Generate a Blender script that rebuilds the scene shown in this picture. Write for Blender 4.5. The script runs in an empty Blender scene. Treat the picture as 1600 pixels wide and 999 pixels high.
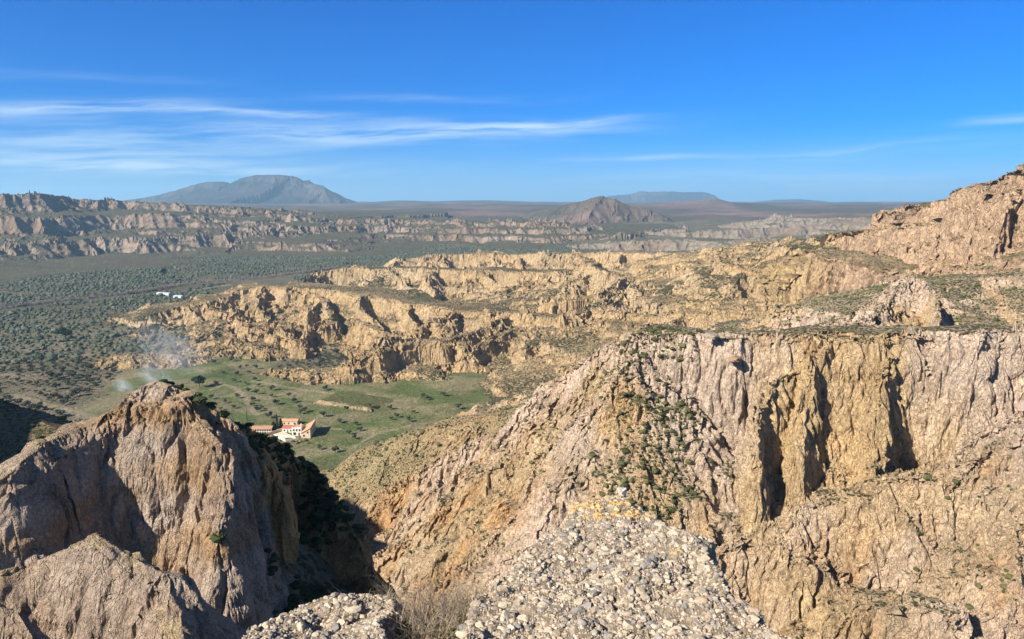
import bpy, math, random, os
import numpy as np
from mathutils import Vector
R = math.radians
Q = 1.0          # terrain mesh density
rng = np.random.default_rng(7)
random.seed(7)
f32 = np.float32
sc = bpy.context.scene
C = sc.collection

# ------------------------------------------------------------------ camera, light
H = 150.0                                      # camera above the valley floor
FPX, CX, CY, PITCH = 1164.0, 800.0, 499.5, R(8.8)
cam = bpy.data.objects.new('camera', bpy.data.cameras.new('camera'))
C.objects.link(cam)
cam.location = (0, 0, H)
cam.rotation_euler = (R(90) - PITCH, 0, 0)
cam.data.sensor_width = 36
cam.data.lens = 36 * FPX / 1600
cam.data.clip_start = 0.1
cam.data.clip_end = 200000
sc.camera = cam

SUN_EL, SUN_AZ = R(33), math.atan2(-0.80, -0.60)   # azimuth: from the left, a little behind
sun_dir = Vector((math.cos(SUN_EL) * -0.80, math.cos(SUN_EL) * -0.60, math.sin(SUN_EL)))
sun = bpy.data.objects.new('sun', bpy.data.lights.new('sun', 'SUN'))
C.objects.link(sun)
sun.rotation_euler = sun_dir.to_track_quat('Z', 'Y').to_euler()
sun.data.energy = 5.0
sun.data.angle = R(0.5)
sun.data.color = (1.0, 0.93, 0.82)

world = bpy.data.worlds.new('World')
sc.world = world
world.use_nodes = True
def build_world():
    nt = world.node_tree
    nt.nodes.clear()
    N, L = nt.nodes, nt.links
    def n(t, **k):
        x = N.new(t)
        for a, b in k.items(): setattr(x, a, b)
        return x
    def math_(op, a, b=None, c=None):
        m = n('ShaderNodeMath', operation=op)
        for i, v in enumerate((a, b, c)):
            if v is None: continue
            if hasattr(v, 'links'): L.new(v, m.inputs[i])
            else: m.inputs[i].default_value = v
        return m.outputs[0]
    def mr(v, a, b, c=0, d=1, smooth=True):
        m = n('ShaderNodeMapRange', interpolation_type='SMOOTHSTEP' if smooth else 'LINEAR')
        L.new(v, m.inputs[0])
        for i, q in enumerate((a, b, c, d)): m.inputs[i + 1].default_value = q
        return m.outputs[0]
    sky = n('ShaderNodeTexSky', sky_type='NISHITA')
    sky.sun_disc = False
    sky.sun_elevation = SUN_EL
    sky.sun_rotation = math.atan2(sun_dir.x, sun_dir.y)
    sky.altitude = 900; sky.air_density = 1.0; sky.dust_density = 0.4; sky.ozone_density = 2.5
    tc = n('ShaderNodeTexCoord')
    sep = n('ShaderNodeSeparateXYZ')
    L.new(tc.outputs['Generated'], sep.inputs[0])
    x, y, z = sep.outputs
    az = math_('MULTIPLY', math_('ARCTAN2', x, y), 57.2958)
    el = math_('MULTIPLY', math_('ARCSINE', z), 57.2958)
    hsv = n('ShaderNodeVectorMath', operation='MULTIPLY')
    tint = n('ShaderNodeMixRGB')
    tint.inputs[1].default_value = (0.035, 0.50, 1.22, 1); tint.inputs[2].default_value = (0.60, 0.72, 0.88, 1)
    L.new(mr(el, 14, 45), tint.inputs[0])
    L.new(sky.outputs[0], hsv.inputs[0]); L.new(tint.outputs[0], hsv.inputs[1])
    # cirrus: fibrous noise stretched along the streak direction
    comb = n('ShaderNodeCombineXYZ')
    warp = n('ShaderNodeTexNoise'); warp.inputs['Scale'].default_value = 1.0; warp.inputs['Detail'].default_value = 3
    cw = n('ShaderNodeCombineXYZ')
    L.new(math_('MULTIPLY', az, 0.05), cw.inputs[0]); L.new(math_('MULTIPLY', el, 0.22), cw.inputs[1])
    L.new(cw.outputs[0], warp.inputs['Vector'])
    wob = math_('MULTIPLY', math_('SUBTRACT', warp.outputs[0], 0.5), 2.2)
    el2 = math_('ADD', el, wob)
    def fiber(sx, sy, skew, off):
        c = n('ShaderNodeCombineXYZ')
        L.new(math_('MULTIPLY', az, sx), c.inputs[0])
        L.new(math_('MULTIPLY', math_('ADD', el2, math_('MULTIPLY', az, skew)), sy), c.inputs[1])
        c.inputs[2].default_value = off
        t = n('ShaderNodeTexNoise'); t.inputs['Scale'].default_value = 1.0; t.inputs['Detail'].default_value = 7
        t.inputs['Roughness'].default_value = 0.62
        L.new(c.outputs[0], t.inputs['Vector'])
        return t.outputs[0]
    fib = fiber(0.10, 1.5, -0.05, 3.0)
    total = None
    #        az   el    half-width az, el, tilt, strength
    for a, e, wa, we, tilt, s in ((-31, 6.0, 9, 0.42, 0.075, .65), (-19, 6.15, 9, .24, 0.012, .7), (-4.5, 5.35, 11, .62, 0.03, .95),
                                  (3.6, 6.05, 4.0, .32, 0.06, .75), (-29, 3.7, 11, 1.5, 0.0, .5), (-27, 2.6, 15, .45, 0.0, .5),
                                  (-15, 5.0, 10, .8, .0, .35), (10.5, 3.4, 6, .25, .01, .35), (24, 3.6, 9, .4, .04, .35), (33.0, 5.2, 3, .3, .06, .4),
                                  (20, 1.6, 14, .8, 0, .3), (-7, 7.6, 9, .3, .02, .2), (-31, 8, 9, .3, .02, .15)):
        da = math_('DIVIDE', math_('SUBTRACT', az, a), wa)
        de = math_('DIVIDE', math_('SUBTRACT', math_('SUBTRACT', el2, e), math_('MULTIPLY', math_('SUBTRACT', az, a), tilt)), we)
        d2 = math_('ADD', math_('MULTIPLY', da, da), math_('MULTIPLY', de, de))
        g = math_('MULTIPLY', math_('EXPONENT', math_('MULTIPLY', d2, -1.0)), s)
        total = g if total is None else math_('ADD', total, g)
    dens = math_('MULTIPLY', mr(fib, .30, .68), total)
    veil = math_('MULTIPLY', mr(el, 0, 6, 1, 0), 0.32)
    dens = math_('MINIMUM', math_('ADD', math_('MULTIPLY', dens, .95), veil), 0.8)
    mix = n('ShaderNodeMixRGB')
    mix.inputs[2].default_value = (6.4, 7.9, 9.2, 1)
    L.new(dens, mix.inputs[0]); L.new(hsv.outputs[0], mix.inputs[1])
    bg = n('ShaderNodeBackground'); bg.inputs['Strength'].default_value = 0.056
    L.new(mix.outputs[0], bg.inputs[0])
    out = n('ShaderNodeOutputWorld')
    L.new(bg.outputs[0], out.inputs['Surface'])
build_world()
sc.view_settings.view_transform = 'Standard'
sc.view_settings.look = 'None'
sc.view_settings.exposure = 1.1
sc.view_settings.gamma = 1.0
sc.view_settings.use_curve_mapping = False
sc.render.engine = 'CYCLES'
sc.cycles.max_bounces = 6
sc.cycles.diffuse_bounces = 3
sc.cycles.volume_bounces = 1
sc.cycles.use_denoising = True

# ------------------------------------------------------------------ pixel of the photo + depth -> world
cp, sp = math.cos(PITCH), math.sin(PITCH)
def W(px, py, Y):
    u, v = (px - CX) / FPX, (CY - py) / FPX
    d = (u, cp + v * sp, -sp + v * cp)
    return (d[0] / d[1] * Y, Y, H + d[2] / d[1] * Y)
def F0(px, py, z=0.0):                          # where the view ray meets height z
    u, v = (px - CX) / FPX, (CY - py) / FPX
    d = (u, cp + v * sp, -sp + v * cp)
    t = (z - H) / d[2]
    return (d[0] * t, d[1] * t, z)

# ------------------------------------------------------------------ noise
_P = rng.permutation(256).astype(np.int32)
_ang = rng.random(256) * 2 * np.pi
_GX, _GY = np.cos(_ang).astype(f32), np.sin(_ang).astype(f32)
_R1, _R2 = rng.random(256).astype(f32), rng.random(256).astype(f32)
def gnoise(x, y, seed=0):
    x = x.astype(f32) + f32(seed * 17.37); y = y.astype(f32) + f32(seed * 9.71)
    xf, yf = np.floor(x), np.floor(y)
    xi, yi = xf.astype(np.int32), yf.astype(np.int32)
    x -= xf; y -= yf
    u = x * x * x * (x * (x * 6 - 15) + 10); v = y * y * y * (y * (y * 6 - 15) + 10)
    a0, a1 = _P[xi & 255], _P[(xi + 1) & 255]
    def g(a, dy, fx, fy):
        h = _P[(a + yi + dy) & 255]
        return _GX[h] * fx + _GY[h] * fy
    n0 = g(a0, 0, x, y); n1 = g(a1, 0, x - 1, y)
    m0 = g(a0, 1, x, y - 1); m1 = g(a1, 1, x - 1, y - 1)
    n0 += (n1 - n0) * u; m0 += (m1 - m0) * u
    return (n0 + (m0 - n0) * v) * f32(1.5)
def fbm(x, y, lam, oct=4, seed=0, gain=0.5):
    s = 0; a = 1.0
    for i in range(oct):
        s = s + a * gnoise(x / f32(lam), y / f32(lam), seed + i * 3)
        lam *= 0.48; a *= gain
    return s
def ridged(x, y, lam, oct=4, seed=0, gain=0.5):
    s = 0; a = 1.0
    for i in range(oct):
        s = s + a * (1 - np.abs(gnoise(x / f32(lam), y / f32(lam), seed + i * 3)) * 2)
        lam *= 0.5; a *= gain
    return s / 2
def ss(a, b, x):
    t = np.clip((x - a) / (b - a), 0, 1)
    return t * t * (3 - 2 * t)
def erosion(px, py, dx, dy):
    """stripes running along (downhill) direction; (dx,dy) is the unit direction ACROSS the gullies * strength"""
    fx, fy = np.floor(px), np.floor(py)
    ix, iy = fx.astype(np.int32), fy.astype(np.int32)
    px = px - fx; py = py - fy
    va = 0; gx = 0; gy = 0; wt = 0
    TP = f32(2 * np.pi)
    for i in (-1, 0, 1):
        for j in (-1, 0, 1):
            h = _P[(_P[(ix + i) & 255] + iy + j) & 255]
            ox = px - i - (_R1[h] - 0.5) * 0.8 - 0.5; oy = py - j - (_R2[h] - 0.5) * 0.8 - 0.5
            w = np.exp(-(ox * ox + oy * oy) * 2.2)
            ph = (ox * dx + oy * dy) * TP
            va = va + np.cos(ph) * w
            s = -np.sin(ph) * w
            gx = gx + s * dx; gy = gy + s * dy
            wt = wt + w
    return va / wt, gx / wt, gy / wt

def polydist(X, Y, pts):
    """distance to the polyline, interpolated z, signed side (+ left of travel)"""
    best = np.full(X.shape, 1e12, f32); zz = np.zeros(X.shape, f32); sd = np.ones(X.shape, f32)
    for (x0, y0, z0), (x1, y1, z1) in zip(pts[:-1], pts[1:]):
        ex, ey = x1 - x0, y1 - y0
        t = np.clip(((X - x0) * ex + (Y - y0) * ey) / (ex * ex + ey * ey + 1e-9), 0, 1)
        qx, qy = X - x0 - t * ex, Y - y0 - t * ey
        d = qx * qx + qy * qy
        m = d < best
        best = np.where(m, d, best)
        zz = np.where(m, z0 + t * (z1 - z0), zz)
        sd = np.where(m, np.sign(ex * qy - ey * qx), sd)
    return np.sqrt(best), zz, sd

RIDGES = []
def ridge(pts, near, far=None, warp=(0, 50), cls=0, seed=0, reach=None, zn=0, tone=0.5):
    """pts (px,py,Y); near = profile on the camera's side, far = behind; profile [(d, drop), ...]"""
    P = [W(*p) for p in pts]
    zt = max(p[2] for p in P) - (-5)
    reach = max(pr[-1][0] + max(0, (zt - pr[-1][1]) / .45) for pr in (near, far or near)) if P[0][1] < 2000 and cls != 7 else reach
    RIDGES.append(dict(P=P, near=near, far=far or near, warp=warp, cls=cls, seed=seed,
                       reach=reach or max(near[-1][0], (far or near)[-1][0]), zn=zn, tone=tone))

def prof(s, steps):                            # scale a profile
    return [(d * s, z * s) for d, z in steps]
BAD = [(0, 0), (5, 1), (9, 5), (14, 16), (19, 22), (45, 31), (100, 44), (170, 60), (250, 86)]
TAL = [(0, 0), (6, 1), (20, 6), (60, 20), (120, 37), (200, 66)]
CLF = [(0, 0), (2, 1), (6, 10), (10, 26), (14, 28), (40, 36), (90, 50), (160, 76)]
# --- the golden badlands in the middle (class 1)
ridge([(205, 500, 900), (260, 484, 930), (330, 470, 960), (390, 452, 1000), (430, 446, 1000), (500, 450, 960), (560, 456, 920),
       (640, 474, 870), (700, 480, 840), (760, 486, 810), (830, 493, 770), (900, 503, 730), (960, 500, 720)], BAD, [(0, 0), (60, 4), (150, 25), (260, 70)], (22, 90), 1, 1, 320, 4)
ridge([(490, 426, 1270), (560, 417, 1270), (640, 418, 1210), (720, 420, 1160), (800, 424, 1100), (880, 424, 1000)], BAD, [(0, 0), (60, 3), (180, 25), (300, 70)], (26, 110), 1, 2, 320, 4)
ridge([(620, 404, 1600), (700, 399, 1620), (760, 396, 1600), (850, 397, 1500), (950, 394, 1450), (1050, 394, 1300)], BAD, [(0, 0), (100, 6), (300, 60)], (34, 140), 1, 3, 330, 4)
ridge([(1000, 404, 1150), (1080, 402, 1050), (1150, 398, 980), (1230, 392, 900)], BAD, TAL, (20, 90), 1, 31, 300, 4)
ridge([(905, 398, 1250), (930, 415, 900), (948, 424, 850), (975, 430, 835), (900, 500, 725)], BAD, BAD, (12, 60), 1, 4, 260, 3, .6)
ridge([(985, 440, 810), (1012, 468, 760), (1040, 478, 735), (1060, 500, 690)], BAD, BAD, (9, 45), 1, 5, 200, 3)
ridge([(925, 478, 750), (960, 486, 700), (1010, 492, 680), (1050, 488, 660)], CLF, TAL, (8, 40), 1, 51, 200, 3)
ridge([(1130, 392, 1000), (1140, 412, 760), (1165, 421, 715), (1190, 430, 700), (1215, 450, 680)], BAD, BAD, (9, 50), 1, 6, 240, 3, .6)
ridge([(1165, 421, 715), (1135, 470, 640), (1100, 484, 600)], BAD, BAD, (9, 40), 1, 61, 200, 3)
ridge([(1050, 486, 620), (1100, 484, 590), (1200, 488, 570), (1290, 490, 550), (1340, 497, 520), (1400, 500, 500)], CLF, [(0, 0), (30, -4), (90, 10), (200, 60)], (7, 34), 1, 7, 220, 3)
ridge([(760, 512, 750), (690, 530, 690), (640, 527, 665), (600, 526, 655), (575, 548, 630), (545, 572, 615), (500, 580, 625)], BAD, BAD, (8, 45), 1, 8, 220, 2)
ridge([(500, 580, 625), (450, 577, 640), (425, 584, 640)], TAL, TAL, (6, 40), 1, 81, 120, 2)
ridge([(800, 512, 740), (745, 538, 690), (725, 552, 665)], BAD, BAD, (8, 40), 1, 9, 200, 2)
ridge([(840, 510, 740), (838, 528, 700), (818, 545, 665)], BAD, BAD, (7, 34), 1, 91, 200, 2)
ridge([(890, 512, 720), (915, 535, 680), (960, 545, 650), (1050, 560, 620)], BAD, BAD, (8, 40), 1, 92, 200, 2)
ridge([(280, 548, 735), (310, 535, 745), (345, 530, 750), (385, 533, 745), (418, 548, 720)], TAL, TAL, (6, 40), 1, 10, 120, 1.5)
ridge([(190, 555, 690), (240, 549, 700), (290, 556, 690)], TAL, TAL, (5, 30), 1, 101, 90, 1)
ridge([(330, 480, 930), (380, 500, 850), (410, 512, 820)], BAD, BAD, (9, 40), 1, 11, 200, 2)
ridge([(500, 462, 930), (520, 490, 850), (510, 510, 800)], BAD, BAD, (9, 40), 1, 12, 200, 2)
# side spurs: buttresses running down from the main crests towards the valley
_sg = np.random.default_rng(12)
for q in [q for q in RIDGES if q['seed'] in (1, 2, 3, 31, 4, 6, 7, 11, 12)]:
    acc = _sg.uniform(10, 40)
    for a_, b_ in zip(q['P'][:-1], q['P'][1:]):
        L_ = math.hypot(b_[0] - a_[0], b_[1] - a_[1])
        while acc < L_:
            t_ = acc / L_; s0 = [a_[k] + (b_[k] - a_[k]) * t_ for k in range(3)]
            rr_ = math.hypot(s0[0], s0[1]); an = math.atan2(-s0[1], -s0[0]) + _sg.uniform(-.75, .45)
            ln = _sg.uniform(55, 130) * (1.35 if rr_ > 1100 else 1); z1_ = s0[2] * _sg.uniform(.2, .5)
            pm = (s0[0] + math.cos(an) * ln * .45, s0[1] + math.sin(an) * ln * .45, s0[2] * _sg.uniform(.72, .95))
            pe = (s0[0] + math.cos(an + .2) * ln, s0[1] + math.sin(an + .2) * ln, z1_)
            SPF = [(0, 0), (3, 2), (8, 9), (15, 14), (45, 25), (110, 46), (160, 70)]
            RIDGES.append(dict(P=[tuple(s0), pm, pe], near=SPF, far=SPF, warp=(6, 34), cls=1, seed=100 + len(RIDGES), reach=150, zn=3, tone=.5))
            acc += _sg.uniform(38, 95) * (1.5 if rr_ > 1100 else 1)
        acc -= L_
# --- right hand cliffs (class 2)
JC = [(0, 0), (2, 3), (5, 15), (10, 19), (13, 35), (19, 40), (22, 53), (28, 58), (40, 66), (75, 84), (150, 122), (220, 160)]
ridge([(1372, 330, 770), (1400, 323, 710), (1470, 318, 610), (1486, 299, 585), (1530, 284, 540), (1600, 262, 490), (1750, 232, 420), (2000, 200, 340)],
      JC, [(0, 0), (100, -4), (400, 6), (800, 30)], (15, 62), 2, 13, 800, 4)
BT = [(0, 0), (2.5, 7), (5, 24), (9, 38), (16, 46), (40, 66), (80, 110)]
ridge([(1482, 318, 604), (1472, 345, 578), (1462, 385, 560), (1440, 415, 545)], BT, None, (3, 20), 2, 70, 90, 1)
ridge([(1588, 280, 486), (1574, 320, 468), (1562, 375, 458), (1548, 425, 450)], BT, None, (3, 20), 2, 71, 90, 1)
ridge([(1532, 300, 532), (1522, 345, 512), (1512, 395, 505)], BT, None, (3, 20), 2, 72, 90, 1)
ridge([(1422, 336, 690), (1408, 365, 662), (1400, 395, 650)], BT, None, (3, 20), 2, 73, 90, 1)
ridge([(1288, 367, 730), (1340, 362, 715), (1400, 358, 680), (1440, 350, 660)], [(0, 0), (2, 2), (8, 22), (12, 27), (40, 38), (90, 62), (150, 96)], [(0, 0), (60, 2), (150, 30)], (8, 34), 2, 14, 150, 2)
ridge([(1215, 442, 640), (1240, 424, 640), (1280, 400, 640), (1340, 411, 600), (1400, 424, 560), (1440, 428, 520)], [(0, 0), (3, 2), (10, 20), (16, 33), (22, 37), (60, 52), (110, 76), (150, 98)],
      [(0, 0), (50, -2), (120, 30)], (7, 36), 2, 15, 150, 2, .75)
ridge([(1050, 398, 1250), (1120, 388, 1080), (1200, 378, 920), (1290, 369, 760)], [(0, 0), (20, 3), (80, 25), (200, 70), (300, 95)], [(0, 0), (200, 40)], (14, 60), 1, 16, 300, 4)
# --- rock promontory and scrub slope behind the near table (class 4 pinkish)
ridge([(1400, 432, 335), (1425, 430, 322), (1448, 438, 310), (1462, 470, 288), (1466, 500, 268)], [(0, 0), (1.5, 1), (5, 9), (9, 15), (18, 21), (45, 36), (80, 58)], None, (3, 16), 4, 17, 110, 1.2, .9)
ridge([(1425, 432, 322), (1385, 470, 296), (1345, 500, 270), (1318, 520, 252)], [(0, 0), (2, 1), (8, 7), (20, 14), (50, 34)], None, (3, 14), 4, 78, 90, 1.2, .8)
ridge([(1440, 440, 350), (1520, 432, 350), (1600, 428, 340), (1800, 420, 320)], [(0, 0), (10, 2), (60, 14), (85, 28), (110, 34), (160, 52)], [(0, 0), (30, 3), (120, 40)], (6, 30), 4, 18, 200, 1.2)
# --- the near ridge: table top on the right running down to the left (class 4)
LN = [(0, 0), (2, 1.5), (6, 12), (13, 30), (18, 34), (26, 37), (31, 44), (50, 60), (90, 96)]
ridge([(2000, 512, 175), (1600, 516, 188), (1520, 521, 186), (1450, 517, 191), (1380, 523, 189), (1300, 519, 193), (1240, 524, 191), (1180, 521, 196), (1110, 523, 197), (1050, 518, 202), (1000, 515, 206)], LN, [(0, 0), (12, .2), (26, 8), (60, 40), (120, 90)], (5.0, 22), 4, 19, 200, .5, .8)
LN2 = [(0, 0), (2, 1.2), (8, 8), (20, 19), (40, 36), (70, 62), (100, 90)]
ridge([(1000, 516, 206), (945, 544, 214), (886, 586, 224), (842, 607, 236), (826, 640, 246), (810, 660, 252), (731, 692, 265), (684, 718, 276), (634, 747, 286),
       (575, 776, 300), (545, 792, 306), (500, 830, 316)], LN2, [(0, 0), (2, 1), (8, 6), (30, 22), (100, 80)], (3.0, 16), 4, 20, 200, .6, .85)
ridge([(1300, 530, 191), (1240, 575, 186), (1195, 600, 180), (1183, 640, 174.5), (1180, 720, 166)], [(0, 0), (1.5, 1.5), (4, 14), (7, 24), (20, 34), (60, 70)], None, (1.2, 8), 5, 21, 60, .5)
ridge([(1270, 530, 191), (1262, 575, 182), (1252, 640, 176), (1250, 690, 171)], [(0, 0), (1.5, 1.5), (4, 14), (7, 24), (20, 34), (60, 70)], None, (1.2, 8), 5, 22, 60, .5)
ridge([(1400, 530, 190), (1375, 590, 179), (1370, 650, 172.5), (1365, 720, 166)], [(0, 0), (2, 1.5), (5, 14), (8, 24), (20, 34), (60, 70)], None, (1.2, 8), 5, 23, 60, .5)
ridge([(1010, 560, 205), (990, 620, 198), (965, 690, 190), (975, 740, 184)], [(0, 0), (2, 2), (6, 10), (20, 24), (60, 60)], None, (1.5, 8), 5, 24, 60, .5)
ridge([(1120, 600, 196), (1090, 680, 188), (1075, 760, 178), (1100, 830, 168)], [(0, 0), (2, 1), (8, 9), (20, 22), (60, 60)], None, (1.5, 9), 5, 25, 60, .5)
ridge([(1900, 560, 158), (1600, 660, 158), (1540, 715, 158), (1480, 752, 157), (1431, 738, 160), (1360, 750, 161), (1283, 772, 162), (1200, 815, 160), (1120, 860, 158)], [(0, 0), (2, 2.0), (7, 9), (12, 17), (30, 34), (60, 66)], [(0, 0), (2, .8), (12, 7), (30, 24)], (5, 15), 4, 26, 70, 1.6, .55)
ridge([(1500, 945, 128), (1420, 932, 131), (1350, 928, 133), (1300, 945, 134)], [(0, 0), (2, 1.8), (6, 8), (20, 24), (50, 60)], [(0, 0), (4, 1.6), (20, 14)], (4.0, 12), 4, 27, 60, 1, .6)
SPUR = [(0, 0), (1.5, .8), (6, 5), (14, 13), (24, 21), (60, 58)]
ridge([(990, 580, 204), (900, 690, 205), (800, 790, 215), (690, 900, 236)], SPUR, None, (4, 16), 4, 64, 60, 1.2, .6)
ridge([(1000, 630, 200), (930, 745, 195), (830, 850, 195), (760, 925, 200)], SPUR, None, (4, 16), 4, 65, 60, 1.2, .25)
ridge([(842, 614, 236), (760, 740, 240), (640, 855, 255)], SPUR, None, (4, 16), 4, 66, 60, 1.2, .7)
ridge([(731, 702, 264), (640, 795, 265), (585, 860, 270)], SPUR, None, (3.5, 14), 4, 67, 60, 1.0, .4)
# scrub covered spur behind the near ridge (class 6)
ridge([(870, 622, 330), (830, 630, 335), (770, 640, 340), (700, 656, 346), (631, 676, 352), (553, 706, 365), (520, 738, 368)], [(0, 0), (8, 1.5), (40, 22), (100, 55)], [(0, 0), (8, 1.5), (40, 16), (100, 50)], (4, 30), 6, 28, 120, 1)
# dark hill behind the left rocks (class 3)
ridge([(-300, 560, 240), (-100, 600, 225), (0, 634, 215), (60, 656, 208), (110, 682, 200), (150, 716, 190)], [(0, 0), (10, 2), (100, 62), (140, 100)], [(0, 0), (10, 4), (60, 40), (140, 100)], (3, 30), 3, 29, 140, .6)
ridge([(-1200, 280, 130), (-787, 280, 162), (-670, 292, 182), (-600, 330, 200)], [(0, 0), (4, 2), (40, 50), (80, 90)], None, (3, 20), 3, 53, 120, .5)  # unseen ridge left of the frame, added to cast shade on the dark hill
ridge([(1850, 560, 162), (1700, 620, 160), (1630, 700, 154), (1600, 800, 143), (1585, 930, 130)], [(0, 0), (5, 3), (20, 17), (50, 44), (80, 74)], None, (3.5, 14), 4, 54, 90, .6)
ridge([(560, 500, 800), (600, 516, 720)], BAD, BAD, (9, 40), 1, 55, 200, 2)
ridge([(680, 495, 800), (700, 518, 730), (720, 540, 680)], BAD, BAD, (9, 40), 1, 56, 200, 2)
ridge([(350, 492, 900), (330, 515, 820), (300, 530, 790)], TAL, TAL, (9, 40), 1, 57, 160, 2)
ridge([(240, 505, 880), (215, 520, 840)], TAL, TAL, (9, 40), 1, 58, 120, 2)
ridge([(430, 500, 850), (460, 530, 770), (475, 548, 730)], BAD, BAD, (9, 40), 1, 59, 160, 2)
ridge([(620, 545, 665), (650, 570, 645), (690, 588, 625)], TAL, TAL, (7, 40), 1, 60, 120, 2)
ridge([(760, 575, 655), (800, 590, 640), (870, 600, 620)], TAL, TAL, (7, 40), 1, 61, 120, 2)
RIDGES.append(dict(P=[F0(498, 626, 3.6), F0(530, 628, 4), F0(560, 633, 3.5), F0(576, 637, 3)], near=[(0, 0), (2, 1), (5, 3.4), (9, 4.2)], far=[(0, 0), (20, .4), (60, 4)], warp=(3, 14), cls=9, seed=62, reach=60, zn=0, tone=.5))
# --- near left rocks (class 7)
RK = [(0, 0), (.8, .15), (2.0, 1.2), (3.4, 5.5), (4.8, 11), (6.5, 15.5), (12, 18.5), (22, 27), (44, 58)]
ridge([(-400, 830, 60), (-60, 770, 58), (0, 738, 60), (45, 692, 63.5), (95, 676, 66), (140, 657, 68), (200, 621, 71), (222, 604, 71), (246, 597, 71), (272, 602, 71), (292, 614, 71), (318, 632, 71), (340, 650, 71.5), (352, 662, 73)],
      RK, [(0, 0), (1.5, .6), (5, 4), (10, 14), (40, 60)], (1.0, 7), 7, 32, 44, .6)
ridge([(228, 604, 71), (250, 599, 71.5), (278, 607, 71)], [(0, 0), (1.6, .5), (3.2, 2.4), (4.6, 6.5), (5.8, 12), (7, 16), (12, 19), (30, 40)], None, (.5, 4), 7, 63, 30, .3)
ridge([(345, 652, 73), (380, 664, 79), (440, 690, 84), (480, 722, 85), (510, 752, 83), (530, 790, 80), (552, 830, 78), (575, 880, 75), (588, 918, 72), (590, 960, 70)],
      [(0, 0), (1.0, .5), (4.5, 4.5), (6, 7), (8.0, 15.5), (14, 19), (24, 27), (44, 56)], [(0, 0), (1, .8), (4, 9), (10, 20), (40, 60)], (.7, 5), 8, 33, 44, .2)
ridge([(292, 640, 70), (345, 690, 66), (352, 780, 63), (345, 830, 61)], [(0, 0), (.8, .4), (2.2, 5), (3.5, 11), (7, 16), (12, 18.5), (30, 40)], None, (.5, 4), 7, 34, 30, .2)
ridge([(-200, 940, 34), (-60, 905, 36), (40, 880, 38), (100, 858, 38.5), (150, 833, 38.5), (200, 862, 38), (262, 900, 37), (280, 950, 35.5), (290, 1040, 33)],
      [(0, 0), (.6, .3), (2, 2.6), (4, 7), (10, 16), (30, 44)], [(0, 0), (.8, .5), (3, 4), (8, 9), (30, 44)], (.6, 4), 7, 35, 34, .4)
ridge([(-200, 920, 24), (-20, 945, 25), (25, 957, 25), (50, 985, 24.5), (60, 1060, 23)], [(0, 0), (.4, .3), (1.5, 2), (6, 9), (20, 30)], None, (.4, 3), 7, 36, 24, .12)
# --- far landscape
ridge([(180, 315, 9300), (240, 306, 9300), (300, 290, 9300), (325, 284, 9300), (352, 284, 9200), (362, 288, 9200), (376, 278, 9150), (400, 273.5, 9150), (440, 273, 9150), (462, 276, 9150), (472, 284, 9100),
       (505, 290, 9050), (540, 306, 9050), (562, 317, 9050)], [(0, 0), (70, 14), (220, 90), (420, 160), (900, 270), (1800, 390)], None, (70, 500), 11, 40, 1800, 6)
ridge([(952, 306, 15500), (985, 303, 15500), (1000, 299, 15500), (1050, 299, 15500), (1100, 300, 15500), (1118, 305, 15500), (1135, 314, 15500)], [(0, 0), (200, 90), (900, 300), (1800, 500)], None, (150, 900), 11, 41, 2000, 8)
ridge([(1180, 315, 15000), (1210, 312, 15000), (1250, 311, 15000), (1300, 315, 15000), (1335, 320, 15000)], [(0, 0), (800, 100), (2000, 300)], None, (150, 900), 11, 42, 2000, 8)
ridge([(800, 338, 3900), (850, 328, 3800), (885, 319, 3750), (905, 314, 3700), (925, 308.5, 3680), (942, 306.0, 3660), (962, 312, 3640), (985, 320, 3620), (1020, 330, 3600), (1050, 345, 3500)],
      [(0, 0), (25, 8), (110, 52), (280, 105), (520, 150)], None, (50, 260), 12, 43, 520, 6)
ridge([(1000, 320, 5600), (1060, 316, 5600), (1112, 310.5, 5600), (1140, 315, 5700), (1200, 320, 6200)], [(0, 0), (60, 12), (300, 60), (700, 120)], None, (80, 400), 12, 48, 800, 6)
ridge([(600, 322, 6500), (700, 320, 6300), (800, 321, 6600), (860, 324, 6000)], [(0, 0), (100, 14), (500, 70)], None, (110, 500), 12, 49, 800, 8)
ridge([(580, 332, 4700), (660, 330, 4500), (760, 331, 4600), (840, 334, 4300)], [(0, 0), (60, 12), (200, 45), (500, 90)], None, (90, 350), 12, 50, 600, 8)
ridge([(1150, 331, 4400), (1250, 330, 4300), (1350, 330, 4200), (1500, 330, 4000)], [(0, 0), (60, 12), (200, 45), (500, 90)], None, (90, 350), 12, 52, 600, 8)
ridge([(560, 317, 9500), (620, 313.5, 9200), (680, 314.5, 9500), (760, 313, 9800), (820, 315, 9400), (880, 317, 9000)], [(0, 0), (300, 15), (1500, 90)], None, (120, 900), 12, 44, 1800, 8)
ridge([(860, 374, 3400), (900, 352, 3700), (980, 350, 3500), (1050, 358, 3300), (1130, 352, 3200), (1200, 342, 3100), (1300, 341, 3000), (1420, 340, 2800), (1600, 338, 2600)],
      [(0, 0), (30, 10), (90, 34), (260, 52), (340, 74), (700, 110)], [(0, 0), (300, -5), (900, 20), (2000, 60)], (90, 300), 13, 45, 2000, 3)
ridge([(860, 385, 2500), (950, 378, 2400), (1050, 374, 2300), (1150, 372, 2200), (1250, 372, 2100)], [(0, 0), (30, 10), (80, 30), (260, 50), (500, 80)], TAL, (70, 220), 13, 46, 500, 3)
FB = [(0, 0), (25, 9), (70, 28), (160, 44), (320, 66), (600, 100)]
ridge([(900, 366, 2900), (1000, 360, 2900), (1080, 362, 2800), (1180, 356, 2750), (1290, 352, 2700), (1400, 350, 2600)], FB, None, (80, 260), 13, 74, 500, 3)
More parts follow.
